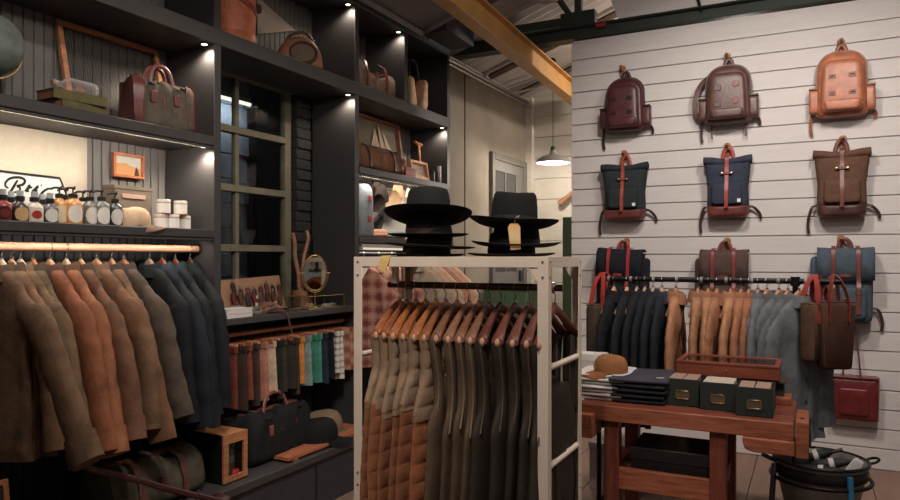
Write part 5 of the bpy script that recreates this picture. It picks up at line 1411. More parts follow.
# ---------- things on the base platform
z = Z_BASE
p0 = P(225, 483, Z=z); 
w_, hh, d_ = .17, .255, .24
X0 = -2.68
t = thing('display_box', 'small wooden display box with a window front on the black platform', 'box', (X0 - d_ / 2, yx(236, X0), z), RS)
fw_ = pw(224, 248, X0); w_ = fw_
BX = wood((186, 118, 70), (6, 20, 20)); BK = M((26, 25, 26), .5, .1)
m = MB(); m.b2((-w_/2, -d_/2 + .012, 0), (-w_/2 + .008, d_/2, hh)); m.b2((w_/2 - .008, -d_/2 + .012, 0), (w_/2, d_/2, hh)); m.b2((-w_/2, d_/2 - .008, 0), (w_/2, d_/2, hh)); m.b2((-w_/2, -d_/2, 0), (w_/2, d_/2, .008)); m.build('case', BK, t, bev=.001)
MB().b2((-w_/2, -d_/2, hh - .008), (w_/2, d_/2, hh)).build('top', BX, t, bev=.001)
m = MB(); b_ = .036
m.b2((-w_/2, -d_/2, 0), (-w_/2 + b_, -d_/2 + .012, hh - .008)); m.b2((w_/2 - b_ * .8, -d_/2, 0), (w_/2, -d_/2 + .012, hh - .008)); m.b2((-w_/2 + b_, -d_/2, 0), (w_/2 - b_ * .8, -d_/2 + .012, .036)); m.b2((-w_/2 + b_, -d_/2, hh - .05), (w_/2 - b_ * .8, -d_/2 + .012, hh - .008)); m.build('front_frame', BX, t, bev=.001)
MB().b2((-w_/2 + .02, -d_/2 + .012, .03), (w_/2 - .02, -d_/2 + .014, hh - .03)).build('pane', CLEAR, t)
loc0 = Vector((X0 - d_ / 2, yx(236, X0), z))
for i, (lab, c, zz_) in enumerate((('dark tin at the top inside the wooden display box', (66, 70, 62), .135), ('grey-green tin in the middle inside the display box', (104, 108, 92), .095), ('brown tin under the grey-green one inside the display box', (84, 66, 50), .06))):
    pass
m_ = thing('shoe_polish_tins', 'stack of grey-green tins inside the wooden display box', 'tins', loc0 + Vector((.06, -.0, .009)), RS)
for i, c in enumerate(((84, 66, 50), (104, 108, 92), (66, 70, 62), (96, 92, 76))):
    MB().lathe([(.001, .046 + i * .04), (.036, .046 + i * .04), (.036, .083 + i * .04), (.001, .084 + i * .04)], 18).build('tin', M(c, .4), m_, smooth=50)
MB().lathe([(.001, 0), (.045, 0), (.045, .045), (.001, .0455)], 18).build('tin', M((60, 50, 44), .4), m_, smooth=50)
t = thing('red_pouch', 'bright red rounded pouch at the bottom inside the display box', 'pouch', loc0 + Vector((.10, .012, .009)), RS)
MB().lathe([(.001, 0), (.020, 0), (.030, .02), (.026, .045), (.001, .052)], 18, sy=.5).build('body', M((196, 30, 40), .4), t, smooth=60)
MB().lathe([(.001, 0), (.010, 0), (.010, .004), (.001, .005)], 12, Matrix.Translation((0, -.0145, .018)) @ Matrix.Rotation(PI / 2, 4, 'X')).build('badge', M((30, 26, 26), .4), t, smooth=50)
# black duffel
X = -2.80; q0, q1 = yx(240, X), yx(305, X)
duffel('black_duffel', 'large black canvas duffel with red-brown handles on the platform', (-2.86, (q0 + q1) / 2 + .02, z + .004), RS + .04, (q1 - q0) * .97, .285, .24, (38, 39, 39), (138, 78, 66), slump=.006, seed=21, end_leather=False, flat_top=.16, box=.55)
# tray of orange boards under the caps
q0, q1 = yx(280, -2.72), yx(352, -2.72)
t = thing('wooden_tray', 'low orange-brown wooden board under the two caps on the platform', 'tray', (-2.74, (q0 + q1) / 2 + .04, z), RS)
w_ = q1 - q0 + .12
MB().b2((-w_/2, -.10, .012), (w_/2, .14, .034)).build('board', wood((188, 104, 68), (3, 20, 20)), t, bev=.002)
for s in (-1, 1): MB().b2((s * w_ * .42 - .02, -.10, 0), (s * w_ * .42 + .02, .14, .012)).build('foot', wood((170, 94, 62), (3, 20, 20)), t)
cap('black cap on the wooden board next to the black duffel', (-2.74, yx(318, -2.74), z + .035), RS + .9, (32, 33, 34), (28, 29, 30), s=1.25)
cap('khaki ribbed trucker cap behind the black cap on the board', (-2.84, yx(323, -2.84) + .0, z + .035), RS + .9, (134, 112, 84), (124, 100, 76), s=1.3)
# olive canvas bag at the front left of the platform
duffel('canvas_duffel', 'dark olive canvas duffel with brown straps under the jackets', (-2.84, yx(150, -2.80) + .0, z), RS - .05, .50, .235, .30, (88, 80, 64), (104, 60, 46), handles=None, slump=.02, seed=30, end_leather=False, strap=True, flat_top=.3)
# long dark red leather strap / bag flap in the very foreground
X = -2.60
t = thing('leather_satchel', 'dark red leather satchel edge and strap at the bottom left corner', 'bag', (-2.44, 1.62, 0), RS)
L = leather((68, 32, 30), .4)
pa = P(96, 470, X=-2.58); pb = P(176, 491, X=-2.52); pc_ = P(250, 508, X=-2.46)
o = t
o.location = (0, 0, 0); o.rotation_euler = (0, 0, 0)
MB().tube(smoothpts([pa + Vector((-.05, -.05, .03)), pa, (pa + pb) / 2 + Vector((0, 0, .004)), pb, pc_], 6), .011, 10, flat=(.8, 1.3)).build('strap', L, t, smooth=60)
by0 = pb.y - .05; 
pts = rrect(.56, .58, 0, pb.z - .10, .03, .03, 5)
MB().puff(shift(pts, (pb.y + .02), 0), 0, -.12, Matrix.Translation((-2.58, 0, 0)) @ Matrix.Rotation(PI / 2, 4, 'Z')).build('body', L, t, smooth=50)
for q in (.25, .62):
    pp = pa + (pc_ - pa) * q
    MB().tube([pp + Vector((-.0, 0, -.06)), pp + Vector((0, 0, .022))], .008, 8).build('buckle', STEEL, t, smooth=60)
# small wooden picture frame standing at the very left
pf = P(8, 486, X=-2.60)
t = thing('picture_frame', 'dark wooden picture frame corner at the bottom left of the photo', 'frame', (-2.66, yx(2, -2.6), z), RS, rx=math.radians(-8))
hh = max(.06, pf.z - z); w_ = pw(-24, 21, -2.6)
m = MB(); b_ = .02
m.b2((-w_/2, -.012, 0), (-w_/2 + b_, .0, hh)); m.b2((w_/2 - b_, -.012, 0), (w_/2, .0, hh)); m.b2((-w_/2 + b_, -.012, hh - b_), (w_/2 - b_, .0, hh)); m.b2((-w_/2 + b_, -.012, 0), (w_/2 - b_, .0, b_))
m.build('frame', wood((150, 86, 52), (6, 20, 20)), t, bev=.002)
MB().b2((-w_/2 + b_, -.004, b_), (w_/2 - b_, 0, hh - b_)).build('picture', M((40, 30, 28), .5), t)
# ================================================================ workbench
TZ = .80; TY0, TY1 = 3.30, 3.84
def tx(u, Y): return P(u, 258, Y=Y).x
tl, tr = tx(578, TY0), tx(794, TY0)
t = thing('workbench', 'reddish-brown old wooden workbench with vices at both ends', 'table', (0, 0, 0))
WD = wood((134, 66, 46), (3, 30, 30), .42, .5); WD2 = wood((124, 58, 40), (30, 30, 3), .5, .5); WD3 = wood((164, 88, 56), (3, 30, 30), .5, .5)
m = MB()
for i in range(4):
    y0 = TY0 + i * .135; m.b2((tl, y0, TZ - .035), (tr, y0 + .133, TZ))
m.build('top', WD, t, bev=.004)
MB().b2((tl, TY0 - .004, TZ - .075), (tr, TY0 + .035, TZ - .003)).build('front_apron', WD3, t, bev=.003)
lx0, lx1 = tx(613, TY0 + .06), tx(718.5, TY0 + .06); bx0, bx1 = tx(633, TY1 - .06), tx(738, TY1 - .06)
for (x, y, w_) in ((lx0, TY0 + .06, .07), (lx1, TY0 + .06, .07), (lx0, TY1 - .06, .07), (lx1, TY1 - .06, .07)):
    MB().b2((x - w_/2, y - .035, 0), (x + w_/2, y + .035, TZ - .035)).build('leg', WD2, t, bev=.004)
MB().b2((lx0 + .03, TY0 + .035, .40), (lx1 - .03, TY0 + .065, .50)).build('stretcher', WD3, t, bev=.003)
MB().b2((lx0 + .03, TY1 - .075, .40), (lx1 - .03, TY1 - .045, .50)).build('stretcher', WD, t, bev=.003)
for x in (lx0, lx1): MB().b2((x - .018, TY0 + .09, .42), (x + .018, TY1 - .09, .50)).build('side_stretcher', WD, t, bev=.003)
m = MB()
for i in range(3): y0 = TY0 + .07 + i * .135; m.b2((lx0 + .04, y0, .455), (lx1 - .04, y0 + .131, .475))
m.build('lower_shelf', WD, t, bev=.002)
# vice jaws
v = MB().b2((tl - .03, TY0 - .05, TZ - .155), (tl + .085, TY0 + .12, TZ - .04)).build('end_vice', WD3, t, bev=.006)
v = MB().b2((tr + .006, TY0 - .05, TZ - .135), (tr + .056, TY0 + .22, TZ + .02)).build('end_vice', WD3, t, bev=.005)
MB().lathe([(.001, 0), (.010, 0), (.010, .003), (.001, .004)], 12, Matrix.Translation((tr + .03, TY0 + .02, TZ + .019))).build('dog_hole', BLACKMETAL, v)
MB().prism([(tr - .20, TZ - .095), (tr - .19, TZ - .125), (tr - .16, TZ - .135), (tr + .004, TZ - .135), (tr + .004, TZ - .075), (tr - .20, TZ - .075)], TY0 - .03, TY0 + .07).build('vice_runner', WD3, t, bev=.004)
MB().b2((tr - .10, TY1 - .16, TZ), (tr - .02, TY1 - .01, TZ + .035)).build('raised_block', WD3, t, bev=.003)

# ---- card-index boxes
def carton(label, u0, u1, vtop, y, d=.26, h=.128):
    x0, x1 = tx(u0, y), tx(u1, y); w_ = x1 - x0
    t = thing('index_box', label, 'box', ((x0 + x1) / 2, y, TZ), 0, 'green-black index boxes on the bench')
    G = M((44, 50, 46), .6, .12, 10, .08, 60)
    m = MB(); m.b2((-w_/2, 0, 0), (w_/2, .006, h)); m.b2((-w_/2, .006, 0), (-w_/2 + .005, d, h - .01)); m.b2((w_/2 - .005, .006, 0), (w_/2, d, h - .01)); m.b2((-w_/2, d - .005, 0), (w_/2, d, h - .01)); m.b2((-w_/2, 0, 0), (w_/2, d, .005))
    m.build('drawer_box', G, t, bev=.0015)
    hd = MB(); a, b, c, e = .032, .0215, .0, h * .42
    hd.b2((-a, -.004, e - b), (a, 0, e - b + .006)); hd.b2((-a, -.004, e + b - .006), (a, 0, e + b)); hd.b2((-a, -.004, e - b), (-a + .006, 0, e + b)); hd.b2((a - .006, -.004, e - b), (a, 0, e + b))
    hh = hd.build('label_holder', BRASS, t, bev=.0008, seg=1)
    MB().b2((-a + .006, -.0015, e - b + .006), (a - .006, 0, e + b - .006)).build('card', paper((96, 82, 66)), hh)
    return t, w_
for i, (lab, u0, u1, y, packs) in enumerate((('left green-black index box with two packs inside on the bench', 666, 699, 3.44, 2), ('middle green-black index box with one wide pale pack on the bench', 700, 736, 3.41, 1), ('right green-black index box standing furthest forward on the bench', 735.5, 773, 3.355, 2))):
    t, w_ = carton(lab, u0, u1, 380, y)
    for k in range(packs):
        x0 = -w_/2 + .009 + k * (w_ - .018) / packs
        p = thing('cloth_pack', ('cream' if packs == 1 else 'pinkish') + ' folded pack ' + ('on the left in the ' if k == 0 and packs == 2 else 'on the right in the ' if packs == 2 else 'filling the ') + lab.split(' green')[0] + ' index box', 'pack', (t.location.x + x0 + (w_ - .018) / packs / 2, y + .09, TZ + .0055), 0, 'packs in the index boxes')
        ww = (w_ - .018) / packs - .006
        MB().b2((-ww/2, -.078, 0), (ww/2, .078, .124)).build('wrap', paper((196, 166, 146) if packs == 2 else (218, 204, 184)), p, bev=.003)
        MB().b2((-ww/2 - .0006, -.0786, .03), (ww/2 + .0006, .0786, .1246)).build('band', paper((176, 140, 122) if packs == 2 else (206, 190, 168)), p, bev=.003)
# dark riser and glass-topped case
rx0, rx1 = tx(668, 3.60), tx(783, 3.60)
t = thing('dark_riser', 'dark wooden riser box behind the index boxes on the bench', 'stand', ((rx0 + rx1) / 2 + .01, 3.735, TZ))
MB().b2(((rx0 - rx1) / 2 - .0, -.018 - .02, .098), ((rx1 - rx0) / 2, .10, .112)).build('top_board', wood((84, 66, 54), (3, 30, 30)), t, bev=.002)
MB().b2(((rx0 - rx1) / 2 + .01, -.02, 0), ((rx1 - rx0) / 2 - .01, .098, .098)).build('body', M((50, 46, 44), .6), t, bev=.002)
cx0, cx1 = tx(676, 3.64), tx(779, 3.64); cw = cx1 - cx0
cz = TZ + .113
t = thing('display_case', 'low glass-topped mahogany display case on the dark riser', 'case', ((cx0 + cx1) / 2, 3.80, cz))
MH = wood((140, 66, 46), (3, 30, 30), .4); d0, d1, hh = -.145, .145, .062
m = MB(); m.b2((-cw/2, d0, 0), (cw/2, d0 + .014, hh)); m.b2((-cw/2, d1 - .014, 0), (cw/2, d1, hh)); m.b2((-cw/2, d0 + .014, 0), (-cw/2 + .014, d1 - .014, hh)); m.b2((cw/2 - .014, d0 + .014, 0), (cw/2, d1 - .014, hh)); m.b2((-cw/2, d0, 0), (cw/2, d1, .008)); m.build('case_body', MH, t, bev=.0015)
m = MB(); m.b2((-cw/2 - .003, d0 - .003, hh), (cw/2 + .003, d0 + .022, hh + .012)); m.b2((-cw/2 - .003, d1 - .022, hh), (cw/2 + .003, d1 + .003, hh + .012)); m.b2((-cw/2 - .003, d0 + .022, hh), (-cw/2 + .022, d1 - .022, hh + .012)); m.b2((cw/2 - .022, d0 + .022, hh), (cw/2 + .003, d1 - .022, hh + .012))
ld_ = m.build('lid_frame', MH, t, bev=.0015)
MB().b2((-cw/2 + .02, d0 + .02, hh + .004), (cw/2 - .02, d1 - .02, hh + .007)).build('glass', CLEAR, ld_)
MB().lathe([(.001, 0), (.006, 0), (.006, .004), (.001, .005)], 12, Matrix.Translation((0, d0, hh * .62)) @ Matrix.Rotation(PI / 2, 4, 'X')).build('lock', BRASS, t, smooth=50)
MB().b2((-cw/2 + .014, d0 + .014, .008), (cw/2 - .014, d1 - .014, .012)).build('lining', fabric((84, 54, 44)), t)
r2 = random.Random(4)
for i, (lab, c, kind) in enumerate((('dark folding knife at the left inside the glass-topped case', (70, 44, 36), 0), ('silver-edged pocket knife second from left inside the case', (120, 110, 100), 0), ('small tan leather sheath inside the case', (168, 116, 84), 1), ('black pocket knife in the middle of the case', (46, 38, 36), 0), ('brown leather sheath right of the middle of the case', (140, 86, 62), 1), ('red-handled pocket knife inside the case', (140, 50, 44), 0))):
    q = thing('pocket_knife' if kind == 0 else 'knife_sheath', lab, 'knife' if kind == 0 else 'sheath', (t.location.x - cw * .36 + i * cw * .115, 3.80 + r2.uniform(-.04, .05), cz + .0125), r2.uniform(.5, 2.2), 'goods in the display case')
    MB().puff(rrect(.030, .026, -.05, .05, .012, .012, 4), .008, -.008, Matrix.Translation((0, 0, .009)) @ Matrix.Rotation(PI / 2, 4, 'X')).build('handle' if kind == 0 else 'leather', leather(c, .35), q, smooth=50)
    if kind == 0: MB().box((.012, .0, .010), (.004, .085, .006)).build('blade', STEEL, q)
q = thing('paper_leaflet', 'white folded leaflet at the right inside the glass-topped case', 'leaflet', (t.location.x + cw * .34, 3.80, cz + .0125), .15)
MB().b2((-.06, -.055, 0), (.06, .055, .004)).build('sheet', paper((226, 222, 212)), q)
MB().add([(-.06, -.05, .0045), (.06, -.05, .0045), (.05, .05, .022), (-.055, .05, .018)], [(0, 1, 2, 3)]).build('folded_leaf', paper((230, 226, 218)), q)

# ---- folded clothes
def folded(name, label, cat, x, y, z, w, d, h, mat, rz, group, seed):
    r = random.Random(seed)
    t = thing(name, label, cat, (x, y, z), rz, group)
    n = 36; rings = []
    for k, f in ((.985, 0), (1.0, .2), (1.005, .5), (1.0, .8), (.97, 1.0)):
        rg = []
        for j in range(n):
            a = 2 * PI * j / n
            xx = w / 2 * k * se(a, .35); yy = d / 2 * k * se(a - PI / 2, .35)
            rg.append((xx + .004 * math.sin(7 * yy * 10 + seed), yy + .004 * math.sin(60 * xx + seed), h * f + .002 * math.sin(20 * xx + seed) * f))
        rings.append(rg)
    MB().loft(rings).build('folded_body', mat, t, smooth=50)
    MB().tube(smoothpts([(-w * .46, -d / 2 - .001, h * .5), (0, -d / 2 - .004, h * .48), (w * .46, -d / 2 - .001, h * .5)]), h * .40, 8, flat=(1.0, .9)).build('front_fold', mat, t, smooth=60)
    return t
wx = tx(604, 3.5); ords = ['bottom', 'second', 'third', 'fourth', 'fifth', 'sixth', 'seventh']
zc = TZ + .0005
for i in range(7):
    lab = 'folded white T-shirt at the bottom of the white pile' if i == 0 else 'folded white T-shirt on top of the white pile under the brown cap' if i == 6 else 'folded white T-shirt, %s from the bottom of the white pile' % ords[i]
    folded('folded_shirt', lab, 'shirt', wx + random.uniform(-.006, .006), 3.55 + random.uniform(-.006, .006), zc, .26, .30, .0165, fabric(((224, 216, 210), (206, 198, 192), (228, 222, 216))[i % 3], .06), random.uniform(-.05, .05), 'white shirts on the bench', i)
    zc += .0185
ztee = zc
jx = tx(641, 3.5); zc = TZ + .0005
for i in range(4):
    lab = ['folded black jeans at the bottom of the dark pile', 'folded black jeans second from the bottom of the dark pile', 'folded black jeans third from the bottom of the dark pile', 'folded black jeans just under the slate shirt'][i]
    folded('folded_jeans', lab, 'jeans', jx + random.uniform(-.008, .008), 3.54 + random.uniform(-.008, .008), zc, .27, .30, .022, fabric(((34, 35, 38), (42, 43, 46))[i % 2], .2), random.uniform(-.05, .05), 'black jeans on the bench', 20 + i)
    zc += .0245
t = folded('folded_shirt', 'folded slate-blue shirt with a small pale tag on top of the black jeans', 'shirt', jx + .0, 3.545, zc, .30, .31, .028, fabric((74, 72, 86), .12), .06, None, 31)
MB().box((.10, -.13, .0305), (.035, .014, .002), R=(0, 0, .4)).build('pale_tag', paper((206, 200, 196)), t)
# tan cap on the white pile
cap('brown canvas cap on the white T-shirt pile, brim pointing left', (tx(611.5, 3.48), 3.47, ztee + .002), -1.15, (166, 104, 62), (160, 98, 58), s=.82, patch=(196, 160, 120))
# dark flat box on the lower shelf
ux0, ux1 = tx(647, 3.45), tx(724, 3.45)
t = thing('flat_box', 'black flat lidded box on the lower shelf of the bench', 'box', ((lx0 + lx1) / 2 + .01, 3.56, .4755))
w_ = (lx1 - lx0) * .74; MB().b2((-w_/2, -.15, 0), (w_/2, .15, .085)).build('tray', M((38, 34, 34), .45), t, bev=.003); MB().b2((-w_/2 - .004, -.154, .055), (w_/2 + .004, .154, .115)).build('lid', M((46, 40, 40), .35), t, bev=.004)
# dark shoes hanging under the top? -> dark bundle tucked under the bench top
t = thing('white_crate', 'pale crate on the floor behind the left bench leg', 'crate', (tx(598, 4.05), 4.62, 0), 0)
m = MB(); w_ = .34
m.b2((-w_/2, -.16, 0), (w_/2, -.15, .30)); m.b2((-w_/2, .15, 0), (w_/2, .16, .30)); m.b2((-w_/2, -.15, 0), (-w_/2 + .01, .15, .30)); m.b2((w_/2 - .01, -.15, 0), (w_/2, .15, .30)); m.b2((-w_/2, -.15, 0), (w_/2, .15, .01)); m.build('body', paint((150, 136, 128)), t, bev=.003)
MB().b2((-w_/2 - .006, -.166, .27), (w_/2 + .006, .166, .305)).build('rim', paint((160, 148, 140)), t, bev=.003)
# white box seen behind the rack on the bench's left
t = thing('white_carton', 'tall white carton behind the white T-shirts on the bench', 'box', (tx(588, 3.78), 3.775, TZ + .0005), .05)
MB().b2((-.10, -.055, 0), (.10, .055, .175)).build('carton', paint((206, 198, 190)), t, bev=.002)
MB().b2((-.102, -.057, .14), (.102, .057, .178)).build('lid', paint((214, 208, 200)), t, bev=.002)

# ================================================================ metal tub on a stand
tc = P(820, 459, Z=.455)
TX, TYY = tc.x, tc.y
t = thing('metal_tub', 'dark galvanised metal tub with ring handles, right of the bench', 'tub', (TX, TYY, 0))
r_ = .215
MB().lathe([(.001, .10), (.13, .10), (.15, .12), (r_ * .98, .40), (r_, .43), (r_ * 1.03, .455), (r_ * 1.0, .460), (r_ * .965, .45), (r_ * .93, .40), (.14, .13), (.001, .12)], 40).build('body', M((128, 122, 116), .5, .35, 6, .2, 30, .2, .4), t, smooth=50)
MB().tube([(r_ * 1.03 * math.cos(a), r_ * 1.03 * math.sin(a), .457) for a in [2 * PI * i / 44 for i in range(44)]], .009, 8, closed=True).build('rim', M((46, 46, 46), .4, .1, 10, .05, 50, .7), t, smooth=60)
MB().lathe([(r_ * .985, .375), (r_ * 1.01, .38), (r_ * 1.015, .43), (r_ * .99, .44)], 40, cap=False).build('band', M((40, 40, 40), .5), t, smooth=50)
va = math.radians(20)
for s in (0, PI):
    d_ = Vector((math.cos(va + s), math.sin(va + s), 0)); q = Vector((-d_.y, d_.x, 0))
    MB().tube([d_ * (r_ * 1.03 + .002) + q * (.035 * math.cos(a)) + d_ * (.030 + .030 * math.sin(a)) + Vector((0, 0, .435 + .012 * math.sin(a) + .02)) for a in [2 * PI * i / 20 for i in range(20)]], .007, 8, closed=True).build('ring_handle', BLACKMETAL, t, smooth=60)
# tripod stand holding it
s_ = thing('tub_stand', 'steel leg stand under the tub, one leg painted bright blue', 'stand', (TX, TYY, 0))
for i, (ang, c) in enumerate(((-57, (40, 116, 160)), (205, (70, 74, 78)), (90, (70, 74, 78)))):
    a = math.radians(ang); a0 = Vector((math.cos(a) * r_ * 1.085, math.sin(a) * r_ * 1.085, .43)); a1 = Vector((math.cos(a) * r_ * 1.22, math.sin(a) * r_ * 1.22, .0))
    lg = MB().tube([a0, a1], .014, 10).build('leg', M(c, .4, .1), s_, smooth=60)
    if i == 0: lg['label'] = 'bright blue painted leg'
MB().tube([(r_ * 1.09 * math.cos(a), r_ * 1.09 * math.sin(a), .365) for a in [2 * PI * i / 40 for i in range(40)]], .010, 8, closed=True).build('hoop', BLACKMETAL, s_, smooth=60)
# black umbrellas and shoes lying in the tub
def furled(label, a0, a1, r0, col, rad=.028):
    a0, a1 = Vector(a0), Vector(a1)
    t = thing('folded_umbrella', label, 'umbrella', (TX, TYY, 0), 0, 'black umbrellas in the tub')
    MB().tube([a0 + (a1 - a0) * f for f in (0, .1, .3, .6, .9, 1)], [rad * .4, rad, rad * 1.15, rad, rad * .6, rad * .3], 12).build('canopy', M(col, .6, .2, 20, .3, 40), t, smooth=60)
    d_ = (a1 - a0).normalized()
    MB().tube([a1, a1 + d_ * .05], .010, 8).build('handle', M((60, 44, 38), .5), t, smooth=60)
    p = a0 + (a1 - a0) * .55
    MB().tube([p - d_ * .012, p + d_ * .012], rad * 1.12, 12, cap=False).build('tie_band', paper((190, 186, 180)), t, smooth=60)
furled('black umbrella lying across the front of the tub', (-.12, -.07, .40), (.11, -.10, .43), 0, (30, 30, 32))
furled('black umbrella pointing to the right rim of the tub', (-.05, .03, .40), (.14, .04, .45), 0, (36, 36, 36))
furled('black umbrella lying over the others at the back of the tub', (-.12, .09, .41), (.06, .12, .47), 0, (26, 26, 28), .032)
furled('black umbrella standing up at the left of the tub, near the bench vice', (-.10, .0, .36), (-.055, .055, .60), 0, (28, 28, 30), .034)
t = MB().puff(rrect(.06, .05, 0, .09, .015, .015, 4), .006, -.006, Matrix.Translation((TX + .135, TYY - .02, .40)) @ Matrix.Rotation(.5, 4, 'Y')).build('white_card', paper((206, 200, 194)), smooth=50)
tag(t, 'small white card stuck upright inside the tub near the right rim', 'card')

# ================================================================ passage at the back
# pendant lamp
pc = P(553, 163, Y=6.9)
t = thing('pendant_lamp', 'enamel pendant lamp with a lit bulb hanging in the back passage', 'lamp', (pc.x, pc.y, pc.z))
EN = M((150, 146, 138), .35, .06)
MB().lathe([(.172, 0), (.176, .004), (.16, .040), (.115, .068), (.055, .084), (.036, .10), (.030, .13), (.026, .13), (.030, .098), (.052, .078), (.110, .062), (.155, .036)], 36, cap=False).build('shade', EN, t, smooth=60)
MB().lathe([(.001, .08), (.024, .08), (.026, .16), (.012, .175), (.001, .176)], 18).build('lamp_holder', M((60, 58, 54), .4), t, smooth=50)
MB().lathe([(.001, -.012), (.030, -.004), (.045, .02), (.038, .05), (.015, .08), (.001, .08)], 18).build('bulb', emit((255, 240, 214), 26, 'bulb_glow'), t, smooth=60)
zr = roofz(pc.x)
MB().tube([(0, 0, .17), (0, 0, zr - pc.z - .03)], .004, 6).build('cord', BLACKMETAL, t, smooth=60)
MB().lathe([(.001, zr - pc.z - .05), (.04, zr - pc.z - .05), (.02, zr - pc.z - .02), (.001, zr - pc.z - .02)], 14).build('ceiling_rose', BLACKMETAL, t, smooth=50)
ld = bpy.data.lights.new('pendant_bulb', 'POINT'); ld.energy = 40; ld.color = (1, .90, .78); ld.shadow_soft_size = .05
lo = bpy.data.objects.new('light', ld); COL.objects.link(lo); lo.parent = t; lo.location = (0, 0, -.03)
# tall green locker half hidden behind the boarded wall
a = P(562.5, 217, Y=6.6)
t = thing('green_locker', 'tall green metal locker half hidden behind the end of the white wall', 'cabinet', (a.x + .30, 6.8, 0))
MB().b2((-.30, -.20, .04), (.30, .20, a.z)).build('body', GREENPAINT, t, bev=.004)
for s in (-1, 1): MB().b2((s * .15 - .143, -.212, .08), (s * .15 + .143, -.20, a.z - .04)).build('door', GREENPAINT, t, bev=.003)
for sx in (-1, 1):
    for sy in (-1, 1): MB().b2((sx * .27 - .02, sy * .17 - .02, 0), (sx * .27 + .02, sy * .17 + .02, .04)).build('foot', BLACKMETAL, t)
# low green cupboard in front of the door
a = P(470, 287, Y=6.4); b = P(512, 287, Y=6.4)
t = thing('green_cupboard', 'low green cupboard standing before the grey door in the passage', 'cabinet', (max((a.x + b.x) / 2, -2.88 + (b.x - a.x) / 2), 6.45, 0))
w_ = b.x - a.x
MB().b2((-w_/2, -.15, .03), (w_/2, .15, a.z - .02)).build('body', GREENPAINT, t, bev=.004)
MB().b2((-w_/2 - .01, -.16, a.z - .02), (w_/2 + .01, .16, a.z)).build('top', GREENPAINT, t, bev=.003)
for s in (-1, 1): MB().b2((s * w_ / 4 - w_ / 4 + .006, -.16, .06), (s * w_ / 4 + w_ / 4 - .006, -.15, a.z - .05)).build('door', GREENPAINT, t, bev=.003)
for sx in (-1, 1): MB().b2((sx * (w_/2 - .05) - .02, -.13, 0), (sx * (w_/2 - .05) + .02, .13, .03)).build('foot', BLACKMETAL, t)
# wooden handle sticking out of a rack on the far wall
a, b = P(559, 204, Y=7.60), P(575, 191, Y=7.60)
t = thing('wooden_club', 'brown wooden stick hung slanting on the far white wall', 'stick', a)
d_ = b - a
MB().tube([(0, 0, 0), d_ * .08, d_ * .5, d_ * 1.5], [.028, .034, .026, .03], 10).build('shaft', wood((156, 104, 70), (20, 20, 20)), t, smooth=60)
MB().tube([d_ * .8 + Vector((0, .02, 0)), d_ * .8 + Vector((0, .10, 0))], .010, 8).build('wall_bracket', BLACKMETAL, t, smooth=60)

# ================================================================ ceiling track spots (above the frame)
def spot(x, y, z, tgt, power, label, size=70, col=(1, .88, .76), soft=.06, blend=.5):
    t = thing('track_spot', label, 'light', (x, y, z))
    d_ = (Vector(tgt) - Vector((x, y, z))).normalized()
    qq = d_.to_track_quat('-Z', 'Y').to_matrix().to_4x4()
    MB().lathe([(.001, .10), (.04, .10), (.045, .08), (.045, -.02), (.041, -.02), (.040, .06), (.001, .07)], 20, qq).build('can', BLACKMETAL, t, smooth=50)
    MB().tube([(0, 0, .0), (0, 0, .22)], .012, 8).build('stem', BLACKMETAL, t, smooth=60)
    ld = bpy.data.lights.new('track_lamp', 'SPOT'); ld.energy = power; ld.color = col; ld.spot_size = math.radians(size); ld.spot_blend = blend; ld.shadow_soft_size = soft
    lo = bpy.data.objects.new('bulb', ld); COL.objects.link(lo); lo.parent = t; lo.location = d_ * .01; lo.rotation_euler = qq.to_euler()
    return t
WARM = (1, .91, .84)
spot(-.55, 3.55, 3.55, (-.6, 5.8, 1.5), 150, 'ceiling spot lighting the left half of the backpack wall', 100, soft=.10, blend=.9, col=WARM)
spot(.55, 3.35, 3.60, (.2, 5.8, 1.5), 150, 'ceiling spot lighting the right half of the backpack wall', 100, soft=.10, blend=.9, col=WARM)
spot(-.9, 1.4, 3.45, (-2.95, 2.1, 1.2), 95, 'ceiling spot aimed at the waxed jackets', 90, blend=.9, col=WARM)
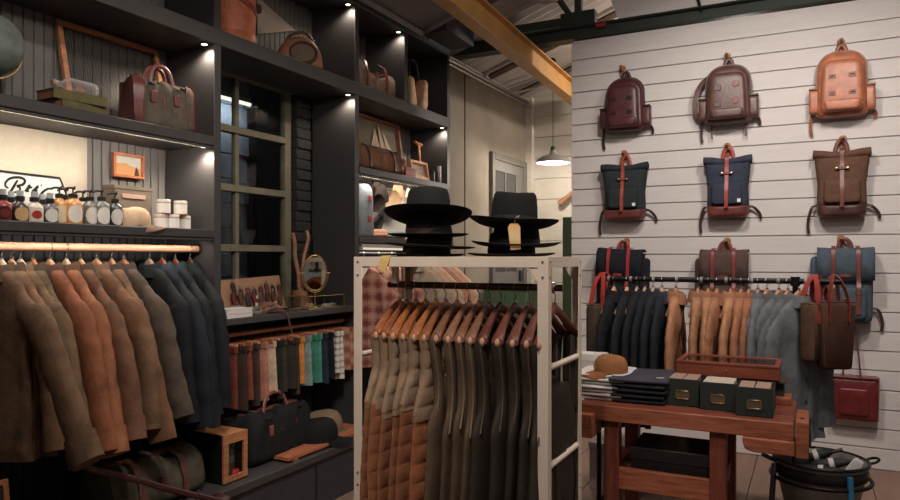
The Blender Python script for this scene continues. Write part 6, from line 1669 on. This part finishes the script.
spot(-.7, 1.0, 3.5, (-1.3, 2.4, 1.0), 140, 'ceiling spot aimed at the cream rack', 70, blend=.9, col=WARM)
spot(-1.0, 2.5, 3.5, (-2.9, 3.6, 1.2), 70, 'ceiling spot aimed at the window worktop', 90, blend=.9, col=WARM)
spot(.2, 2.3, 3.5, (-.35, 3.6, .8), 70, 'ceiling spot aimed at the workbench', 70, blend=.9, col=WARM)
def bulb(x, y, z, power, label):  # unseen globes added as fill for the room, ceiling and back passage
    t = thing('fill_globe', label, 'lamp', (x, y, z))
    MB().lathe([(max(.001, .09 * math.sin(PI * i / 14)), -.09 * math.cos(PI * i / 14)) for i in range(15)], 24).build('globe', emit((255, 236, 214), power / 14, 'fill_globe_glow_%d' % int(y * 10)), t, smooth=60)
    MB().tube([(0, 0, .09), (0, 0, roofz(x) - z - .03)], .006, 6).build('cord', BLACKMETAL, t, smooth=60)
    ld = bpy.data.lights.new('fill_bulb', 'POINT'); ld.energy = power; ld.color = (1, .90, .82); ld.shadow_soft_size = .12
    lo = bpy.data.objects.new('light', ld); COL.objects.link(lo); lo.parent = t; lo.location = (0, 0, -.10)
bulb(.5, 3.0, 3.2, 60, 'added unseen round fill globe hanging high above the workbench')
bulb(-.9, 1.0, 3.1, 50, 'added unseen round fill globe hanging high before the shelving')
bulb(-.6, 7.0, 3.4, 150, 'added unseen round fill globe in the back room behind the white wall')

w = bpy.data.worlds.new('World'); scene.world = w; w.use_nodes = True
bg = w.node_tree.nodes['Background']; bg.inputs[0].default_value = (1, .90, .84, 1); bg.inputs[1].default_value = .09

# ================================================================ camera
cd = bpy.data.cameras.new('Camera'); cam = bpy.data.objects.new('Camera', cd); COL.objects.link(cam)
cam.location = (0, 0, H); cam.rotation_euler = (PI / 2, 0, TH)
cd.sensor_width = 36; cd.lens = 28.0; cd.shift_y = 8 / 900; cd.clip_start = .05
scene.camera = cam
vs = scene.view_settings
vs.view_transform = 'Standard'; vs.look = 'None'; vs.gamma = 1; vs.exposure = 0; vs.use_curve_mapping = False
